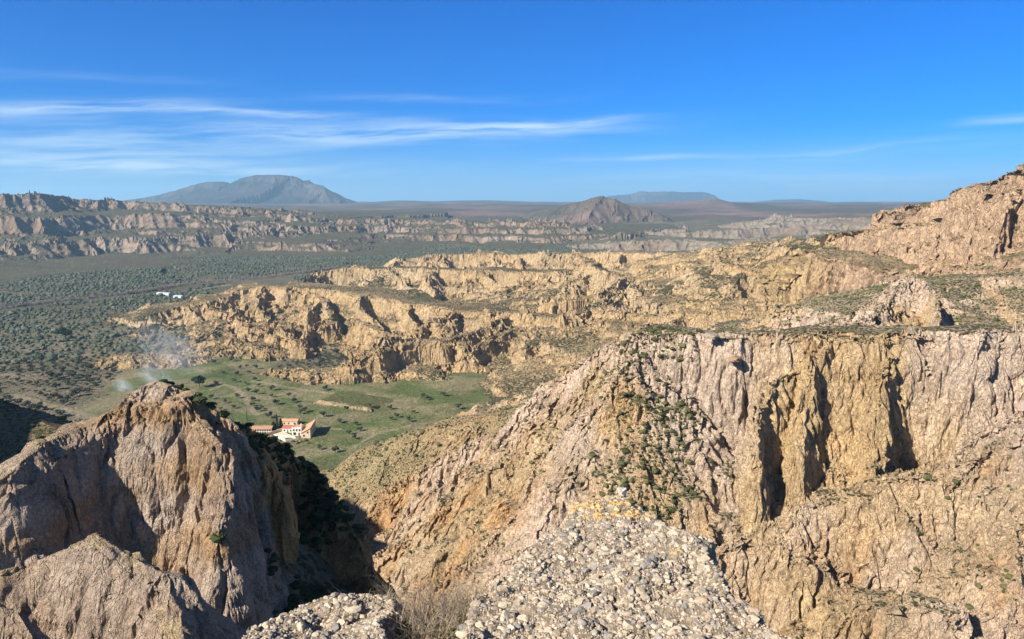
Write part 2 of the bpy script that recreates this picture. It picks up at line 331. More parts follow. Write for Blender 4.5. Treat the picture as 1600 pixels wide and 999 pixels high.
ridge([(1020, 348, 3900), (1120, 345, 3800), (1230, 342, 3800), (1340, 344, 3600)], FB, None, (90, 300), 13, 75, 500, 3)
ridge([(860, 358, 3300), (930, 352, 3300), (990, 356, 3200)], FB, None, (70, 240), 13, 76, 500, 3)
ridge([(560, 362, 2900), (640, 360, 2900), (720, 362, 3000), (800, 366, 3000)], FB, None, (80, 240), 13, 77, 500, 3)
# lofted escarpment on the left: rim and foot
RIM = [W(*p) for p in [(-900, 305, 1500), (-300, 303, 2000), (0, 304, 2400), (100, 307, 2500), (180, 313, 2700), (270, 320, 2900), (470, 332, 3050), (560, 341, 2950), (700, 344, 2950), (830, 346, 3000), (900, 349, 3200), (930, 352, 4200)]]
FOOT = [F0(*p) for p in [(-900, 470), (-300, 450), (0, 434), (130, 425), (270, 409), (420, 404), (560, 400), (700, 393), (830, 391), (900, 388)]]
FPROF = np.array([(0, 0), (.05, .02), (.12, .24), (.2, .33), (.34, .38), (.44, .62), (.55, .68), (.68, .74), (.78, .94), (1, 1)])

def base_level(r):
    return np.interp(r, [0, 2300, 3000, 4500, 6500, 9000, 12000, 20000, 90000], [0, 4, 40, 108, 138, 155, 170, 195, 195]).astype(f32)

def height(X, Y):
    """returns z, class, tone at world points (float32 arrays)"""
    shp = X.shape
    X = X.ravel(); Y = Y.ravel()
    r = np.hypot(X, Y)
    z = base_level(r)
    far = ss(2300, 4000, r)
    z = z + far * fbm(X, Y, 900, 4, 5) * 20 + ss(6000, 12000, r) * fbm(X, Y, 3500, 2, 8) * 10
    z = z + (1 - far) * (fbm(X, Y, 160, 3, 11) * 1.8)
    cls = np.where(r > 3600, 12, 0).astype(np.int16)
    tone = np.full(X.shape, .5, f32)
    # foreground hill the camera stands on
    hc = 148.35 - 0.98 * np.maximum(r - 3.2, 0) + fbm(X, Y, 12, 3, 21) * np.clip((r - 6) * .2, 0, 2)
    m = hc > z
    z = np.where(m, hc, z); cls[m] = 3
    # left escarpment
    ids = np.nonzero((r > 1100) & (r < 9000) & (X < 700))[0]
    x, y = X[ids], Y[ids]
    wx = x + fbm(x, y, 520, 3, 31) * 200 + fbm(x, y, 160, 2, 35) * 50
    wy = y + fbm(x, y, 520, 3, 41) * 200 + fbm(x, y, 160, 2, 45) * 50
    d1, z1, s1 = polydist(wx, wy, RIM)
    d2, z2, s2 = polydist(wx, wy, FOOT)
    t = np.where(s1 > 0, 0, np.where(s2 > 0, d1 / (d1 + d2 + 1e-3), 1))
    dr = np.interp(t, FPROF[:, 0], FPROF[:, 1]).astype(f32)
    plate = z1 + np.where(s1 > 0, -d1 * .004 + fbm(x, y, 500, 3, 51) * 6 - 3, 0)
    zz = plate * (1 - dr) + z[ids] * dr
    ok = (t < 1) & (zz > z[ids])
    zz = zz + ok * (t > 0) * fbm(x, y, 180, 3, 55) * 4 * np.clip((1 - t) * 5, 0, 1)
    k = ids[ok]
    z[k] = zz[ok]; cls[k] = np.where(t[ok] <= 0, 14, 10)
    for q in RIDGES:
        P = np.array(q['P']); rc = q['reach'] + q['warp'][0] * 2
        ids = np.nonzero((X > P[:, 0].min() - rc) & (X < P[:, 0].max() + rc) & (Y > P[:, 1].min() - rc) & (Y < P[:, 1].max() + rc))[0]
        if not len(ids): continue
        x, y = X[ids], Y[ids]
        a, lam = q['warp']
        wx = x + gnoise(x / f32(lam), y / f32(lam), q['seed']) * a + gnoise(x / f32(lam * .4), y / f32(lam * .4), q['seed'] + 2) * a * .45
        wy = y + gnoise(x / f32(lam), y / f32(lam), q['seed'] + 5) * a + gnoise(x / f32(lam * .4), y / f32(lam * .4), q['seed'] + 7) * a * .45
        d, zr, _ = polydist(wx, wy, q['P'])
        d0, zr0, sd = polydist(x, y, q['P'])
        kw = (.3 if q['cls'] in (4, 5) else .4); kw = kw + (1 - kw) * ss(0, a * 2.2 + .1, d0)
        d = d0 + (d - d0) * kw; zr = zr0 + (zr - zr0) * kw
        # which side: compare ranges from the camera
        dn = np.interp(d, *zip(*q['near'])).astype(f32); df = np.interp(d, *zip(*q['far'])).astype(f32)
        last = q['near'][-1]; dn = dn + np.maximum(d - last[0], 0) * .45
        last = q['far'][-1]; df = df + np.maximum(d - last[0], 0) * .45
        dirx = P[-1, 0] - P[0, 0]; diry = P[-1, 1] - P[0, 1]
        mid = P.mean(0)
        camside = np.sign(dirx * (0 - mid[1]) - diry * (0 - mid[0]))
        nearm = (sd * camside) > 0
        # soften the change of side close to the crest line
        drop = np.where(nearm, dn, df)
        # past either end of the crest the steeper flank wraps round it
        for e0, e1 in ((P[1], P[0]), (P[-2], P[-1])):
            ux, uy = e1[0] - e0[0], e1[1] - e0[1]; ul = math.hypot(ux, uy) + 1e-6
            over = ((wx - e1[0]) * ux + (wy - e1[1]) * uy) / ul
            de = np.hypot(x - e1[0], y - e1[1]); over = (x - e1[0]) * ux / ul + (y - e1[1]) * uy / ul
            w_ = ss(0, .45, over / (de + 1e-3)) * (np.abs(de - d0) < .01)
            drop = drop + (np.maximum(dn, df) - drop) * w_
        if q['zn']: zr = zr + gnoise(x / f32(lam * .5), y / f32(lam * .5), q['seed'] + 9) * q['zn'] * np.clip(d / (q['warp'][0] + 1e-3), .25, 1)
        zz = zr - drop
        m = zz > z[ids]
        k = ids[m]
        z[k] = zz[m]; cls[k] = q['cls']; tone[k] = q['tone']
        if q['cls'] in (7, 8) and q['seed'] in (32, 33, 34, 63): cls[ids[m & (drop > 16.3)]] = 3
    return z.reshape(shp), cls.reshape(shp), tone.reshape(shp)

def grad(Z, X, Y):
    Zi, Zj = np.gradient(Z); Xi, Xj = np.gradient(X); Yi, Yj = np.gradient(Y)
    det = Xi * Yj - Xj * Yi
    det = np.where(np.abs(det) < 1e-9, 1e-9, det)
    return (Zi * Yj - Zj * Yi) / det, (Xi * Zj - Xj * Zi) / det

ESTR = {9: .4, 0: .0, 1: 1.1, 2: .8, 3: .35, 4: 1.25, 5: 1.0, 6: .6, 7: .38, 8: .7, 10: .95, 11: .8, 12: .7, 13: 1.1, 14: .08}
def erode(X, Y, Z, cls, spacing, lams, kamp=0.17):
    r = np.hypot(X, Y)
    st = np.zeros(16, f32)
    for k, v in ESTR.items(): st[k] = v
    stg = st[cls]
    for lam in lams:
        # big gullies far away, small ones near; never finer than the grid
        w = ss(2.2, 3.6, lam / spacing) * (1 - ss(.055, .11, lam / r))
        ids = np.nonzero((w * stg).ravel() > .02)[0]
        if not len(ids): continue
        gx, gy = grad(Z, X, Y)
        gx = gx.ravel()[ids]; gy = gy.ravel()[ids]
        g = np.hypot(gx, gy) + 1e-5
        sl = np.where(np.isin(cls.ravel()[ids], (1, 10, 13)), ss(.06, .5, g), ss(.12, .75, g)) / (1 + (g / 2.7) ** 2)
        dx, dy = -gy / g, gx / g
        xs = X.ravel()[ids] / f32(lam); ys = Y.ravel()[ids] / f32(lam)
        sd = int(lam * 3) % 50
        ja = .45 - .25 * ss(250, 500, r.ravel()[ids])
        jit = gnoise(xs * .8, ys * .8, sd) * ja; jit2 = gnoise(xs * .8, ys * .8, sd + 4) * ja
        fq = .85 + .5 * np.clip(gnoise(xs * .25, ys * .25, sd + 8) + .3, 0, 1)
        patch = np.clip(.75 + 1.1 * gnoise(xs * .22, ys * .22, sd + 6), .12, 1.5)
        patch = 1 + (patch - 1) * (1 - .8 * ss(1200, 1800, r.ravel()[ids]))
        e, _, _ = erosion((xs + jit).astype(f32), (ys + jit2).astype(f32), (dx * fq).astype(f32), (dy * fq).astype(f32))
        e = e * patch
        # sharp crests, round gully floors
        e = 1 - 2 * np.sqrt(np.clip(.5 - .5 * e, 0, 1) + .02)
        e = e + .32
        zf = Z.ravel()
        zf[ids] += (e * sl * w.ravel()[ids] * stg.ravel()[ids] * lam * kamp * np.clip(.6 + g * .5, .6, 1.5)).astype(f32)
        Z = zf.reshape(Z.shape)
    return Z

def strata(Z, cls, X, Y):
    """harder beds stand out as small steps"""
    r = np.hypot(X, Y)
    out = Z
    for per, amp, cs, sd in ((17.0, .6, (1, 2, 13, 10), 60), (6.0, .7, (1, 2), 63), (6.0, .25, (4, 5), 63), (1.7, .5, (7, 8), 66)):
        m = np.isin(cls, cs)
        if not m.any(): continue
        z = out[m]; x = X[m]; y = Y[m]
        w = ss(per * .2, per * .6, np.clip(per * 0 + per, 0, None) * np.ones_like(z) - r[m] * .0016)
        u = (z + gnoise(x / f32(260), y / f32(260), sd) * 5) / per
        fr = u - np.floor(u)
        st = np.where(fr < .5, fr * .7, .35 + (fr - .5) * 1.3) if False else fr + np.sin(fr * 2 * np.pi) * .5 / np.pi * amp
        k = gnoise(x / f32(per * 6), y / f32(per * 6), sd + 1) * .9 + .45
        o2 = z + (st - fr) * per * np.clip(k, 0, 1) * w
        out = out.copy(); out[m] = o2
    return out

def polar_grid(rows, a0, a1, step):
    n = int((a1 - a0) / step)
    th = np.radians(np.linspace(a0, a1, n)).astype(np.float64)
    r = np.array(rows)
    X = (r[:, None] * np.sin(th)[None]).astype(f32); Y = (r[:, None] * np.cos(th)[None]).astype(f32)
    sp = np.maximum(np.gradient(r)[:, None], r[:, None] * math.radians(step)) * np.ones_like(X)
    return X, Y, sp.astype(f32)

# ------------------------------------------------------------------ materials
def newmat(name):
    m = bpy.data.materials.new(name); m.use_nodes = True
    nt = m.node_tree; nt.nodes.clear()
    out = nt.nodes.new('ShaderNodeOutputMaterial'); b = nt.nodes.new('ShaderNodeBsdfPrincipled')
    nt.links.new(b.outputs[0], out.inputs[0])
    b.inputs['Roughness'].default_value = .95
    b.inputs['Specular IOR Level'].default_value = .15
    return m, nt, b
def terrain_mat(name, s1, s2, veg_scale, bump, sb, bdist, lo=.72, hi=1.25):
    """albedo from the 'Col' attribute, broken up by noise at two scales; scrub speckles where 'veg' is high"""
    m, nt, b = newmat(name); N, L = nt.nodes, nt.links
    at = N.new('ShaderNodeAttribute'); at.attribute_name = 'Col'
    av = N.new('ShaderNodeAttribute'); av.attribute_name = 'veg'
    geo = N.new('ShaderNodeNewGeometry')
    def noise(scale, det=5, ro=.6):
        t = N.new('ShaderNodeTexNoise'); t.inputs['Scale'].default_value = scale; t.inputs['Detail'].default_value = det
        t.inputs['Roughness'].default_value = ro; L.new(geo.outputs['Position'], t.inputs['Vector']); return t
    def mr(v, a, b_, c, d):
        q = N.new('ShaderNodeMapRange'); L.new(v, q.inputs[0])
        for i, w in enumerate((a, b_, c, d)): q.inputs[i + 1].default_value = w
        return q.outputs[0]
    n1, n2 = noise(s1), noise(s2, 8, .7)
    f = N.new('ShaderNodeMath'); f.operation = 'MULTIPLY'
    L.new(mr(n1.outputs[0], .3, .7, .82, 1.16), f.inputs[0]); L.new(mr(n2.outputs[0], .3, .7, lo, hi), f.inputs[1])
    mul = N.new('ShaderNodeVectorMath'); mul.operation = 'SCALE'
    L.new(at.outputs['Color'], mul.inputs[0]); L.new(f.outputs[0], mul.inputs['Scale'])
    # speckle
    vo = N.new('ShaderNodeTexVoronoi'); vo.inputs['Scale'].default_value = veg_scale; vo.inputs['Randomness'].default_value = 1
    nw = noise(veg_scale * 1.7, 3)
    L.new(geo.outputs['Position'], vo.inputs['Vector'])
    add = N.new('ShaderNodeMath'); add.operation = 'MULTIPLY_ADD'; add.inputs[1].default_value = .7
    L.new(nw.outputs[0], add.inputs[0]); L.new(vo.outputs['Distance'], add.inputs[2])
    thr = mr(av.outputs['Fac'], 0, 1, .30, 1.15)
    cmp_ = N.new('ShaderNodeMath'); cmp_.operation = 'SUBTRACT'; L.new(thr, cmp_.inputs[0]); L.new(add.outputs[0], cmp_.inputs[1])
    fac = mr(cmp_.outputs[0], -.04, .06, 0, 1)
    vc = N.new('ShaderNodeMixRGB'); vc.inputs[1].default_value = (.060, .058, .026, 1); vc.inputs[2].default_value = (.105, .098, .05, 1)
    L.new(vo.outputs['Color'], vc.inputs[0])
    mx = N.new('ShaderNodeMixRGB'); L.new(fac, mx.inputs[0]); L.new(mul.outputs[0], mx.inputs[1]); L.new(vc.outputs[0], mx.inputs[2])
    L.new(mx.outputs[0], b.inputs['Base Color'])
    nb = noise(sb, 10, .72)
    bp = N.new('ShaderNodeBump'); bp.inputs['Strength'].default_value = bump; bp.inputs['Distance'].default_value = bdist
    ad0 = N.new('ShaderNodeMath'); ad0.operation = 'MULTIPLY_ADD'; ad0.inputs[1].default_value = .5
    L.new(fac, ad0.inputs[0]); L.new(nb.outputs[0], ad0.inputs[2])
    # joints: thin branching cracks, longer down the face than across it
    mp = N.new('ShaderNodeMapping'); mp.inputs['Scale'].default_value = (1, 1, .45); L.new(geo.outputs['Position'], mp.inputs[0])
    acc = ad0.outputs[0]
    for k_, (cs_, th_, am_) in enumerate(((sb * .35, .030, .42), (sb * .9, .035, .22))):
        t_ = N.new('ShaderNodeTexNoise'); t_.inputs['Scale'].default_value = cs_; t_.inputs['Detail'].default_value = 3; t_.inputs['Distortion'].default_value = .6
        L.new(mp.outputs[0], t_.inputs['Vector'])
        s_ = N.new('ShaderNodeMath'); s_.operation = 'SUBTRACT'; s_.inputs[1].default_value = .5; L.new(t_.outputs[0], s_.inputs[0])
        a_ = N.new('ShaderNodeMath'); a_.operation = 'ABSOLUTE'; L.new(s_.outputs[0], a_.inputs[0])
        q_ = mr(a_.outputs[0], 0, th_, -am_, 0)
        p_ = N.new('ShaderNodeMath'); p_.operation = 'ADD'; L.new(acc, p_.inputs[0]); L.new(q_, p_.inputs[1]); acc = p_.outputs[0]
    class _A: outputs = [acc]
    ad = _A
    L.new(ad.outputs[0], bp.inputs['Height']); L.new(bp.outputs[0], b.inputs['Normal'])
    return m

def add_mesh(name, verts, faces, mat, parent=None, smooth=False, attrs=None, flen=4):
    me = bpy.data.meshes.new(name)
    verts = np.ascontiguousarray(verts, dtype=f32); faces = np.ascontiguousarray(faces, dtype=np.int32)
    me.vertices.add(len(verts)); me.vertices.foreach_set('co', verts.ravel())
    n = len(faces); k = faces.shape[1]
    me.loops.add(n * k); me.loops.foreach_set('vertex_index', faces.ravel())
    me.polygons.add(n); me.polygons.foreach_set('loop_start', np.arange(0, n * k, k, dtype=np.int32))
    me.polygons.foreach_set('loop_total', np.full(n, k, dtype=np.int32))
    me.polygons.foreach_set('use_smooth', np.full(n, smooth, dtype=bool))
    for an, (ty, data) in (attrs or {}).items():
        if ty == 'col':
            a = me.attributes.new(an, 'FLOAT_COLOR', 'POINT'); a.data.foreach_set('color', np.ascontiguousarray(data, dtype=f32).ravel())
        else:
            a = me.attributes.new(an, 'FLOAT', 'POINT'); a.data.foreach_set('value', np.ascontiguousarray(data, dtype=f32).ravel())
    me.update(calc_edges=True)
    if mat: me.materials.append(mat)
    o = bpy.data.objects.new(name, me); C.objects.link(o)
    if parent: o.parent = parent
    return o
def struct(o): o['kind'] = 'structure'; return o

# ------------------------------------------------------------------ albedo of the ground
def segdist(x, y, pts):
    return polydist(x, y, [(p[0], p[1], 0) for p in pts])[0]
TRACKS = [([(370, 612), (384, 628), (396, 646), (402, 652)], 2.2), ([(372, 612), (350, 605), (330, 612)], 2.0), ([(396, 600), (470, 612), (540, 622), (600, 630)], 2.2),
          ([(488, 662), (520, 670), (530, 671)], 1.8), ([(20, 618), (70, 632), (110, 645), (170, 662)], 4.0), ([(0, 590), (25, 590)], 3), ([(245, 462), (300, 455), (360, 447)], 4),
          ([(150, 572), (165, 575), (182, 580)], 5), ([(372, 612), (450, 600), (520, 598)], 1.2), ([(550, 700), (585, 680), (640, 668)], 1.5)]
def albedo(X, Y, Z, cls, tone, gx, gy, spacing):
    shp = X.shape
    x, y, z = X.ravel(), Y.ravel(), Z.ravel(); c = cls.ravel(); tn = tone.ravel()
    g = np.hypot(gx, gy).ravel()
    nz = 1 / np.sqrt(1 + g * g)
    r = np.hypot(x, y)
    col = np.zeros((len(x), 3), f32); veg = np.zeros(len(x), f32)
    def v(*a): return np.array(a, f32)
    def mix(a, b, t): return a + (b - a) * t[:, None]
    nA = fbm(x, y, 60, 3, 71); nB = fbm(x, y, 14, 3, 75); nC = fbm(x, y, 300, 3, 79)
    zband = gnoise((z + nA * 3) / f32(5.5), (x + y) / f32(400), 82); zb2 = gnoise((z + nB) / f32(1.6), (x - y) / f32(160), 84)
    gold, pink, pale, scrub, ochre = v(.44, .305, .155), v(.46, .375, .30), v(.49, .395, .27), v(.20, .165, .085), v(.50, .29, .12)
    # generic badland rock
    rock = mix(np.broadcast_to(gold, col.shape), pale, np.clip(.25 + zband * .5 + nC * .3, 0, 1))
    rock = mix(rock, v(.42, .27, .14), np.clip(zb2 * .5 + nA * .3, 0, .6))
    soil = mix(np.broadcast_to(v(.37, .265, .145), col.shape), v(.27, .20, .11), np.clip(.5 + nB, 0, 1))
    steep = ss(.55, .95, g + nB * .12)
    col[:] = mix(soil, rock, steep)
    veg[:] = (1 - ss(.45, .95, g)) * .62 + nA * .15
    # valley floor
    m = c == 0
    if m.any():
        xm, ym, rm = x[m], y[m], r[m]
        green = mix(np.broadcast_to(v(.125, .155, .05), (m.sum(), 3)), v(.26, .225, .12), np.clip(.42 + fbm(xm, ym, 38, 4, 91) * 1.5, 0, 1))
        scr = mix(np.broadcast_to(v(.16, .145, .085), (m.sum(), 3)), v(.25, .20, .13), np.clip(.5 + fbm(xm, ym, 50, 3, 93), 0, 1))
        # the meadow round the farm
        md = np.minimum(np.hypot((xm - F0(560, 640)[0]) / 150, (ym - F0(560, 640)[1]) / 130), np.hypot((xm - F0(300, 590)[0]) / 60, (ym - F0(300, 590)[1]) / 130))
        meadow = 1 - ss(.85, 1.2, md + fbm(xm, ym, 60, 3, 95) * .25)
        cc = mix(scr, green, meadow)
        vv = .42 - meadow * .42 + fbm(xm, ym, 80, 2, 97) * .15 * (1 - meadow)
        far = ss(900, 1200, rm)
        orch = mix(np.broadcast_to(v(.13, .125, .075), (m.sum(), 3)), v(.19, .165, .11), np.clip(.5 + fbm(xm, ym, 200, 3, 99), 0, 1))
        cc = mix(cc, orch, far); vv = vv * (1 - far) + .55 * far
        for pts, w in TRACKS:
            P = [F0(*p)[:2] for p in pts]
            d = segdist(xm, ym, P)
            t = 1 - ss(w * .7, w * 1.5, d + fbm(xm, ym, 8, 2, 98) * .6)
            t = t * (.62 + .3 * fbm(xm, ym, 12, 2, 96)); cc = mix(cc, v(.36, .29, .19), t); vv = vv * (1 - t)
        # pale bare patches
        t = ss(.62, .8, fbm(xm, ym, 110, 2, 103)) * (1 - meadow) * (1 - far)
        cc = mix(cc, v(.36, .29, .18), t); vv = vv * (1 - t)
        # bank cut in the meadow
        P = [F0(505, 632)[:2], F0(530, 634)[:2], F0(560, 636)[:2]]
        t = 1 - ss(4, 7, segdist(xm, ym, P) + fbm(xm, ym, 8, 3, 102) * 3)
        cc = mix(cc, v(.45, .33, .2), t); vv = vv * (1 - t) + .3 * t
        col[m] = cc; veg[m] = vv
    m = c == 9
    st = ss(.35, .7, g[m])
    col[m] = mix(np.broadcast_to(v(.13, .135, .05), (m.sum(), 3)), v(.42, .31, .19), st); veg[m] = .1 + .25 * st
    m = c == 1
    veg[m] = (1 - ss(.42, .85, g[m] + nB[m] * .25)) * .54 + nA[m] * .35 + nC[m] * .25 + .12
    m = c == 2
    rk = mix(np.broadcast_to(v(.43, .295, .185), (m.sum(), 3)), v(.42, .30, .145), np.clip((1400 - 0 * x[m]) * 0 + ss(.46, .36, x[m] / (y[m] + 1e-3)), 0, 1))
    rk = mix(rk, v(.24, .16, .10), np.clip(gnoise(z[m] / f32(4.2), x[m] / f32(300), 86) * 1.1 + gnoise(z[m] / f32(1.5), x[m] / f32(200), 87) * .7, 0, .8))
    t = ss(.4, .8, g[m]); col[m] = mix(soil[m], rk, t)
    veg[m] = (1 - ss(.4, .9, g[m])) * .5 + nA[m] * .2
    m = (c == 3)
    col[m] = soil[m] * .9; veg[m] = .72 + nA[m] * .3
    m = (c == 4) | (c == 5)
    tt = np.clip(tn[m] + fbm(x[m], y[m], 34, 4, 105) * 1.1 + (z[m] - 96) * .008 * (tn[m] > .6) + np.where(c[m] == 5, -.55, 0), 0, 1)
    ot = np.clip(fbm(x[m], y[m], 16, 3, 107) * 1.2 - (z[m] - 75) * .012, 0, 1)
    rk = mix(np.broadcast_to(v(.48, .345, .19), (m.sum(), 3)), v(.56, .43, .32), tt)
    gp = W(1320, 640, 180); gq = W(1290, 600, 184)
    gd = 1 - ss(14, 24, np.hypot(x[m] - gp[0], (y[m] - gp[1]) * .8) + nB[m] * 7)
    rk = mix(rk, v(.52, .36, .18), gd * .7)
    gp = W(960, 720, 188); gd = 1 - ss(5, 11, np.hypot(x[m] - gp[0], (y[m] - gp[1])) + nB[m] * 4); rk = mix(rk, v(.52, .35, .165), gd * .8)
    rk = mix(rk, v(.50, .28, .12), ot * .75 * (1 - tt * .6))
    rk = mix(rk, v(.43, .31, .20), np.clip(zb2[m] * .35 + zband[m] * .25, 0, .5))
    top = 1 - ss(.45, .85, g[m] + nB[m] * .2)
    col[m] = mix(rk, v(.36, .28, .17), top * .7)
    veg[m] = top * .62 + nA[m] * .12 + .03
    m = c == 6
    col[m] = mix(np.broadcast_to(v(.36, .28, .15), (m.sum(), 3)), v(.44, .29, .16), np.clip(nA[m] + .3, 0, 1)); veg[m] = .45 + nB[m] * .2
    m = (c == 7) | (c == 8)
    xx, yy, zz = x[m], y[m], z[m]
    t1 = np.clip(.45 + fbm(xx, yy, 5, 4, 111) * .9, 0, 1)
    rk = mix(np.broadcast_to(v(.34, .25, .18), (m.sum(), 3)), v(.44, .345, .265), t1)
    rk = mix(rk, v(.36, .23, .12), np.clip(gnoise(zz / f32(3.2), xx / f32(11), 113) * 1.2 + .1, 0, 1))
    back = (1 - ss(.3, .9, g[m])) * np.clip(.5 + fbm(xx, yy, 3, 3, 114) * 1.6, .1, 1)
    rk = mix(rk, v(.44, .33, .19), back)
    b8 = c[m] == 8
    rk[b8] = mix(np.broadcast_to(v(.60, .33, .13), (b8.sum(), 3)), v(.42, .22, .09), np.clip(.4 + fbm(xx[b8] * 2, yy[b8] * 2, 3, 3, 117), 0, 1))  # right flank albedo raised and oranged to stand in for warm bounced light
    col[m] = rk; veg[m] = 0
    m = (c == 10) | (c == 14)
    st = ss(.45, .95, g[m])
    rk = mix(np.broadcast_to(v(.215, .15, .10), (m.sum(), 3)), v(.27, .21, .16), np.clip(.4 + nC[m] + zband[m] * .4, 0, 1))
    col[m] = mix(np.broadcast_to(v(.105, .086, .058), (m.sum(), 3)), rk, st); veg[m] = .75 - st * .6
    m = c == 13
    st = ss(.16, .5, g[m] + nC[m] * .2)
    rk = mix(np.broadcast_to(v(.215, .18, .135), (m.sum(), 3)), v(.18, .13, .09), np.clip(.3 + nC[m] + zband[m] * .7, 0, 1))
    col[m] = mix(np.broadcast_to(v(.14, .12, .065), (m.sum(), 3)), rk, st); veg[m] = .6 - st * .5
    m = c == 12
    nn = fbm(x[m], y[m], 700, 4, 121)
    col[m] = mix(np.broadcast_to(v(.085, .075, .055), (m.sum(), 3)), v(.19, .125, .10), np.clip(.2 + nn * 1.3, 0, 1)); veg[m] = .4
    m = c == 11
    nn = fbm(x[m], y[m], 900, 4, 125)
    col[m] = mix(np.broadcast_to(v(.035, .036, .034), (m.sum(), 3)), v(.10, .08, .065), np.clip(.15 + nn * .7 + ss(.45, .9, g[m]) * .5, 0, 1)); veg[m] = .2
    cm = fbm(x, y, 4, 2, 129) * ss(500, 100, r) * .08
    col *= (1 + cm)[:, None]
    return np.concatenate([np.clip(col, .02, .8), np.ones((len(x), 1), f32)], 1), np.clip(veg, 0, 1)

def quads(nr, nc):
    i = np.arange(nr - 1)[:, None] * nc + np.arange(nc - 1)[None]
    return np.stack([i, i + nc, i + nc + 1, i + 1], -1).reshape(-1, 4)    # facing up

def rowlist(segs):
    out = [segs[0][0]]
    for r0, r1, kind, st in segs:
        r = r0
        while r < r1 - 1e-6:
            r = min(r + (st / Q if kind == 'lin' else r * st / Q), r1); out.append(r)
    return out

NAME = {9: 'valley_floor', 0: 'valley_floor', 1: 'badland_hills', 2: 'cliff', 3: 'hillside', 4: 'canyon_wall', 5: 'canyon_wall', 6: 'hillside', 7: 'rock_ridge', 8: 'rock_ridge', 10: 'escarpment',
        11: 'mountain', 12: 'far_hills', 13: 'far_badlands', 14: 'escarpment'}
M_far = terrain_mat('far ground', .006, .035, .16, .6, .15, 6)
M_mid = terrain_mat('badland ground', .02, .35, .42, 1.0, .45, 2.4, .62, 1.35)
M_near = terrain_mat('near canyon rock', .08, 1.3, 1.0, 1.0, 1.5, 1.0, .6, 1.35)
M_rock = terrain_mat('left rock', .3, 3.5, 2.0, 1.0, 3.5, .35, .6, 1.35)
MATS = {9: M_mid, 0: M_mid, 1: M_mid, 2: M_mid, 3: M_near, 4: M_near, 5: M_near, 6: M_near, 7: M_rock, 8: M_rock, 10: M_far, 11: M_far, 12: M_far, 13: M_far, 14: M_far}

GRIDS = []
def build_grid(rows, a0, a1, step, lams, disp=0.0):
    X, Y, sp = polar_grid(rows, a0, a1, step)
    Z, cls, tone = height(X, Y)
    Z = erode(X, Y, Z, cls, sp, lams)
    Z = strata(Z, cls, X, Y)
    # small random roughness
    r = np.hypot(X, Y)
    st = np.zeros(16, f32)
    for k, v in ESTR.items(): st[k] = v
    rough = st[cls] * np.where(np.isin(cls, (1, 10, 13)), .45, 1) + (cls == 0) * .1
    for lam in (40., 16., 6., 2.4, 1.0):
        w = ss(2.2, 4, lam / sp) * (1 - ss(.04, .12, lam / r))
        if w.max() > .02: Z = Z + gnoise(X / f32(lam), Y / f32(lam), int(lam) + 3) * lam * .045 * w * rough
    gx, gy = grad(Z, X, Y)
    X0, Y0 = X, Y
    inv = 1 / np.sqrt(1 + gx * gx + gy * gy); nx, ny, nz = -gx * inv, -gy * inv, inv
    wx, wy, wz = np.abs(nx) ** 2, np.abs(ny) ** 2, np.abs(nz) ** 2
    D = np.zeros_like(Z)
    kd = np.zeros(16, f32)
    for k, v in {1: .55, 2: 1.3, 4: .72, 5: .7, 7: .5, 8: .8, 10: .4, 13: .4, 6: .4}.items(): kd[k] = v
    kk = kd[cls] * np.where((cls == 7) | (cls == 8), .45 + .55 * ss(.35, 1.0, np.hypot(gx, gy)), ss(.35, 1.0, np.hypot(gx, gy)))
    for lam in (60., 28., 13., 6., 2.8, 1.3, .6):
        w = ss(2.2, 4, lam / sp) * (1 - ss(.035, .12, lam / r)) * kk
        ids = np.nonzero(w.ravel() > .02)[0]
        if not len(ids): continue
        a, b, c = [q.ravel()[ids] / f32(lam) for q in (X, Y, Z)]
        c = c * np.where(cls.ravel()[ids] == 2, .16, .38 if lam > 2 else .7).astype(f32)
        sd = int(lam * 7) % 40
        n3 = wx.ravel()[ids] * gnoise(b, c, sd) + wy.ravel()[ids] * gnoise(a, c, sd + 3) + wz.ravel()[ids] * gnoise(a, b, sd + 5)
        bil = np.abs(n3) * 2.2 - .7
        amp_ = .13 if lam > 8 else (.17 if lam > 3 else .26)
        amp_ = amp_ * np.where(np.isin(cls.ravel()[ids], (4, 5)), .72 if lam > 8 else (1.35 if lam < 4 else 1), 1).astype(f32)
        cr_ = np.exp(-(n3 / .055) ** 2) if lam in (13., 6., 2.8) else 0
        D.ravel()[ids] += (bil * lam * amp_ - cr_ * lam * (.11 if lam > 8 else .15)) * w.ravel()[ids]
    # hard and soft beds stand out and draw back along the walls
    for cs, per, a_ in (((1,), 2.6, .7), ((2,), 3.2, 1.1), ((2,), 1.1, .45), ((4, 5), 2.0, .30), ((7, 8), 1.1, .16), ((10, 13), 9., 2.5)):
        mm = np.isin(cls, cs) & (kk > .05)
        D[mm] += gnoise((Z[mm] + gnoise(X[mm] / 90, Y[mm] / 90, 333) * per) / f32(per), (X[mm] + Y[mm]) / f32(per * 40), 335) * a_ * np.minimum(kk[mm] * 2, 1) * ss(.6, 1.2, per / sp[mm])
    X = X + D * nx; Y = Y + D * ny; Z = Z + D * nz * .6
    col, veg = albedo(X, Y, Z, cls, tone, gx, gy, sp)
    GRIDS.append(dict(X=X, Y=Y, Z=Z, cls=cls, g=np.hypot(gx, gy), veg=veg.reshape(X.shape), rows=np.array(rows), a0=a0, a1=a1, sp=sp, n=(gx, gy)))
    V = np.stack([X, Y, Z], -1).reshape(-1, 3)
    F = quads(*X.shape)
    cf = cls.ravel()[F[:, 0]]
    return V, F, cf, col, veg

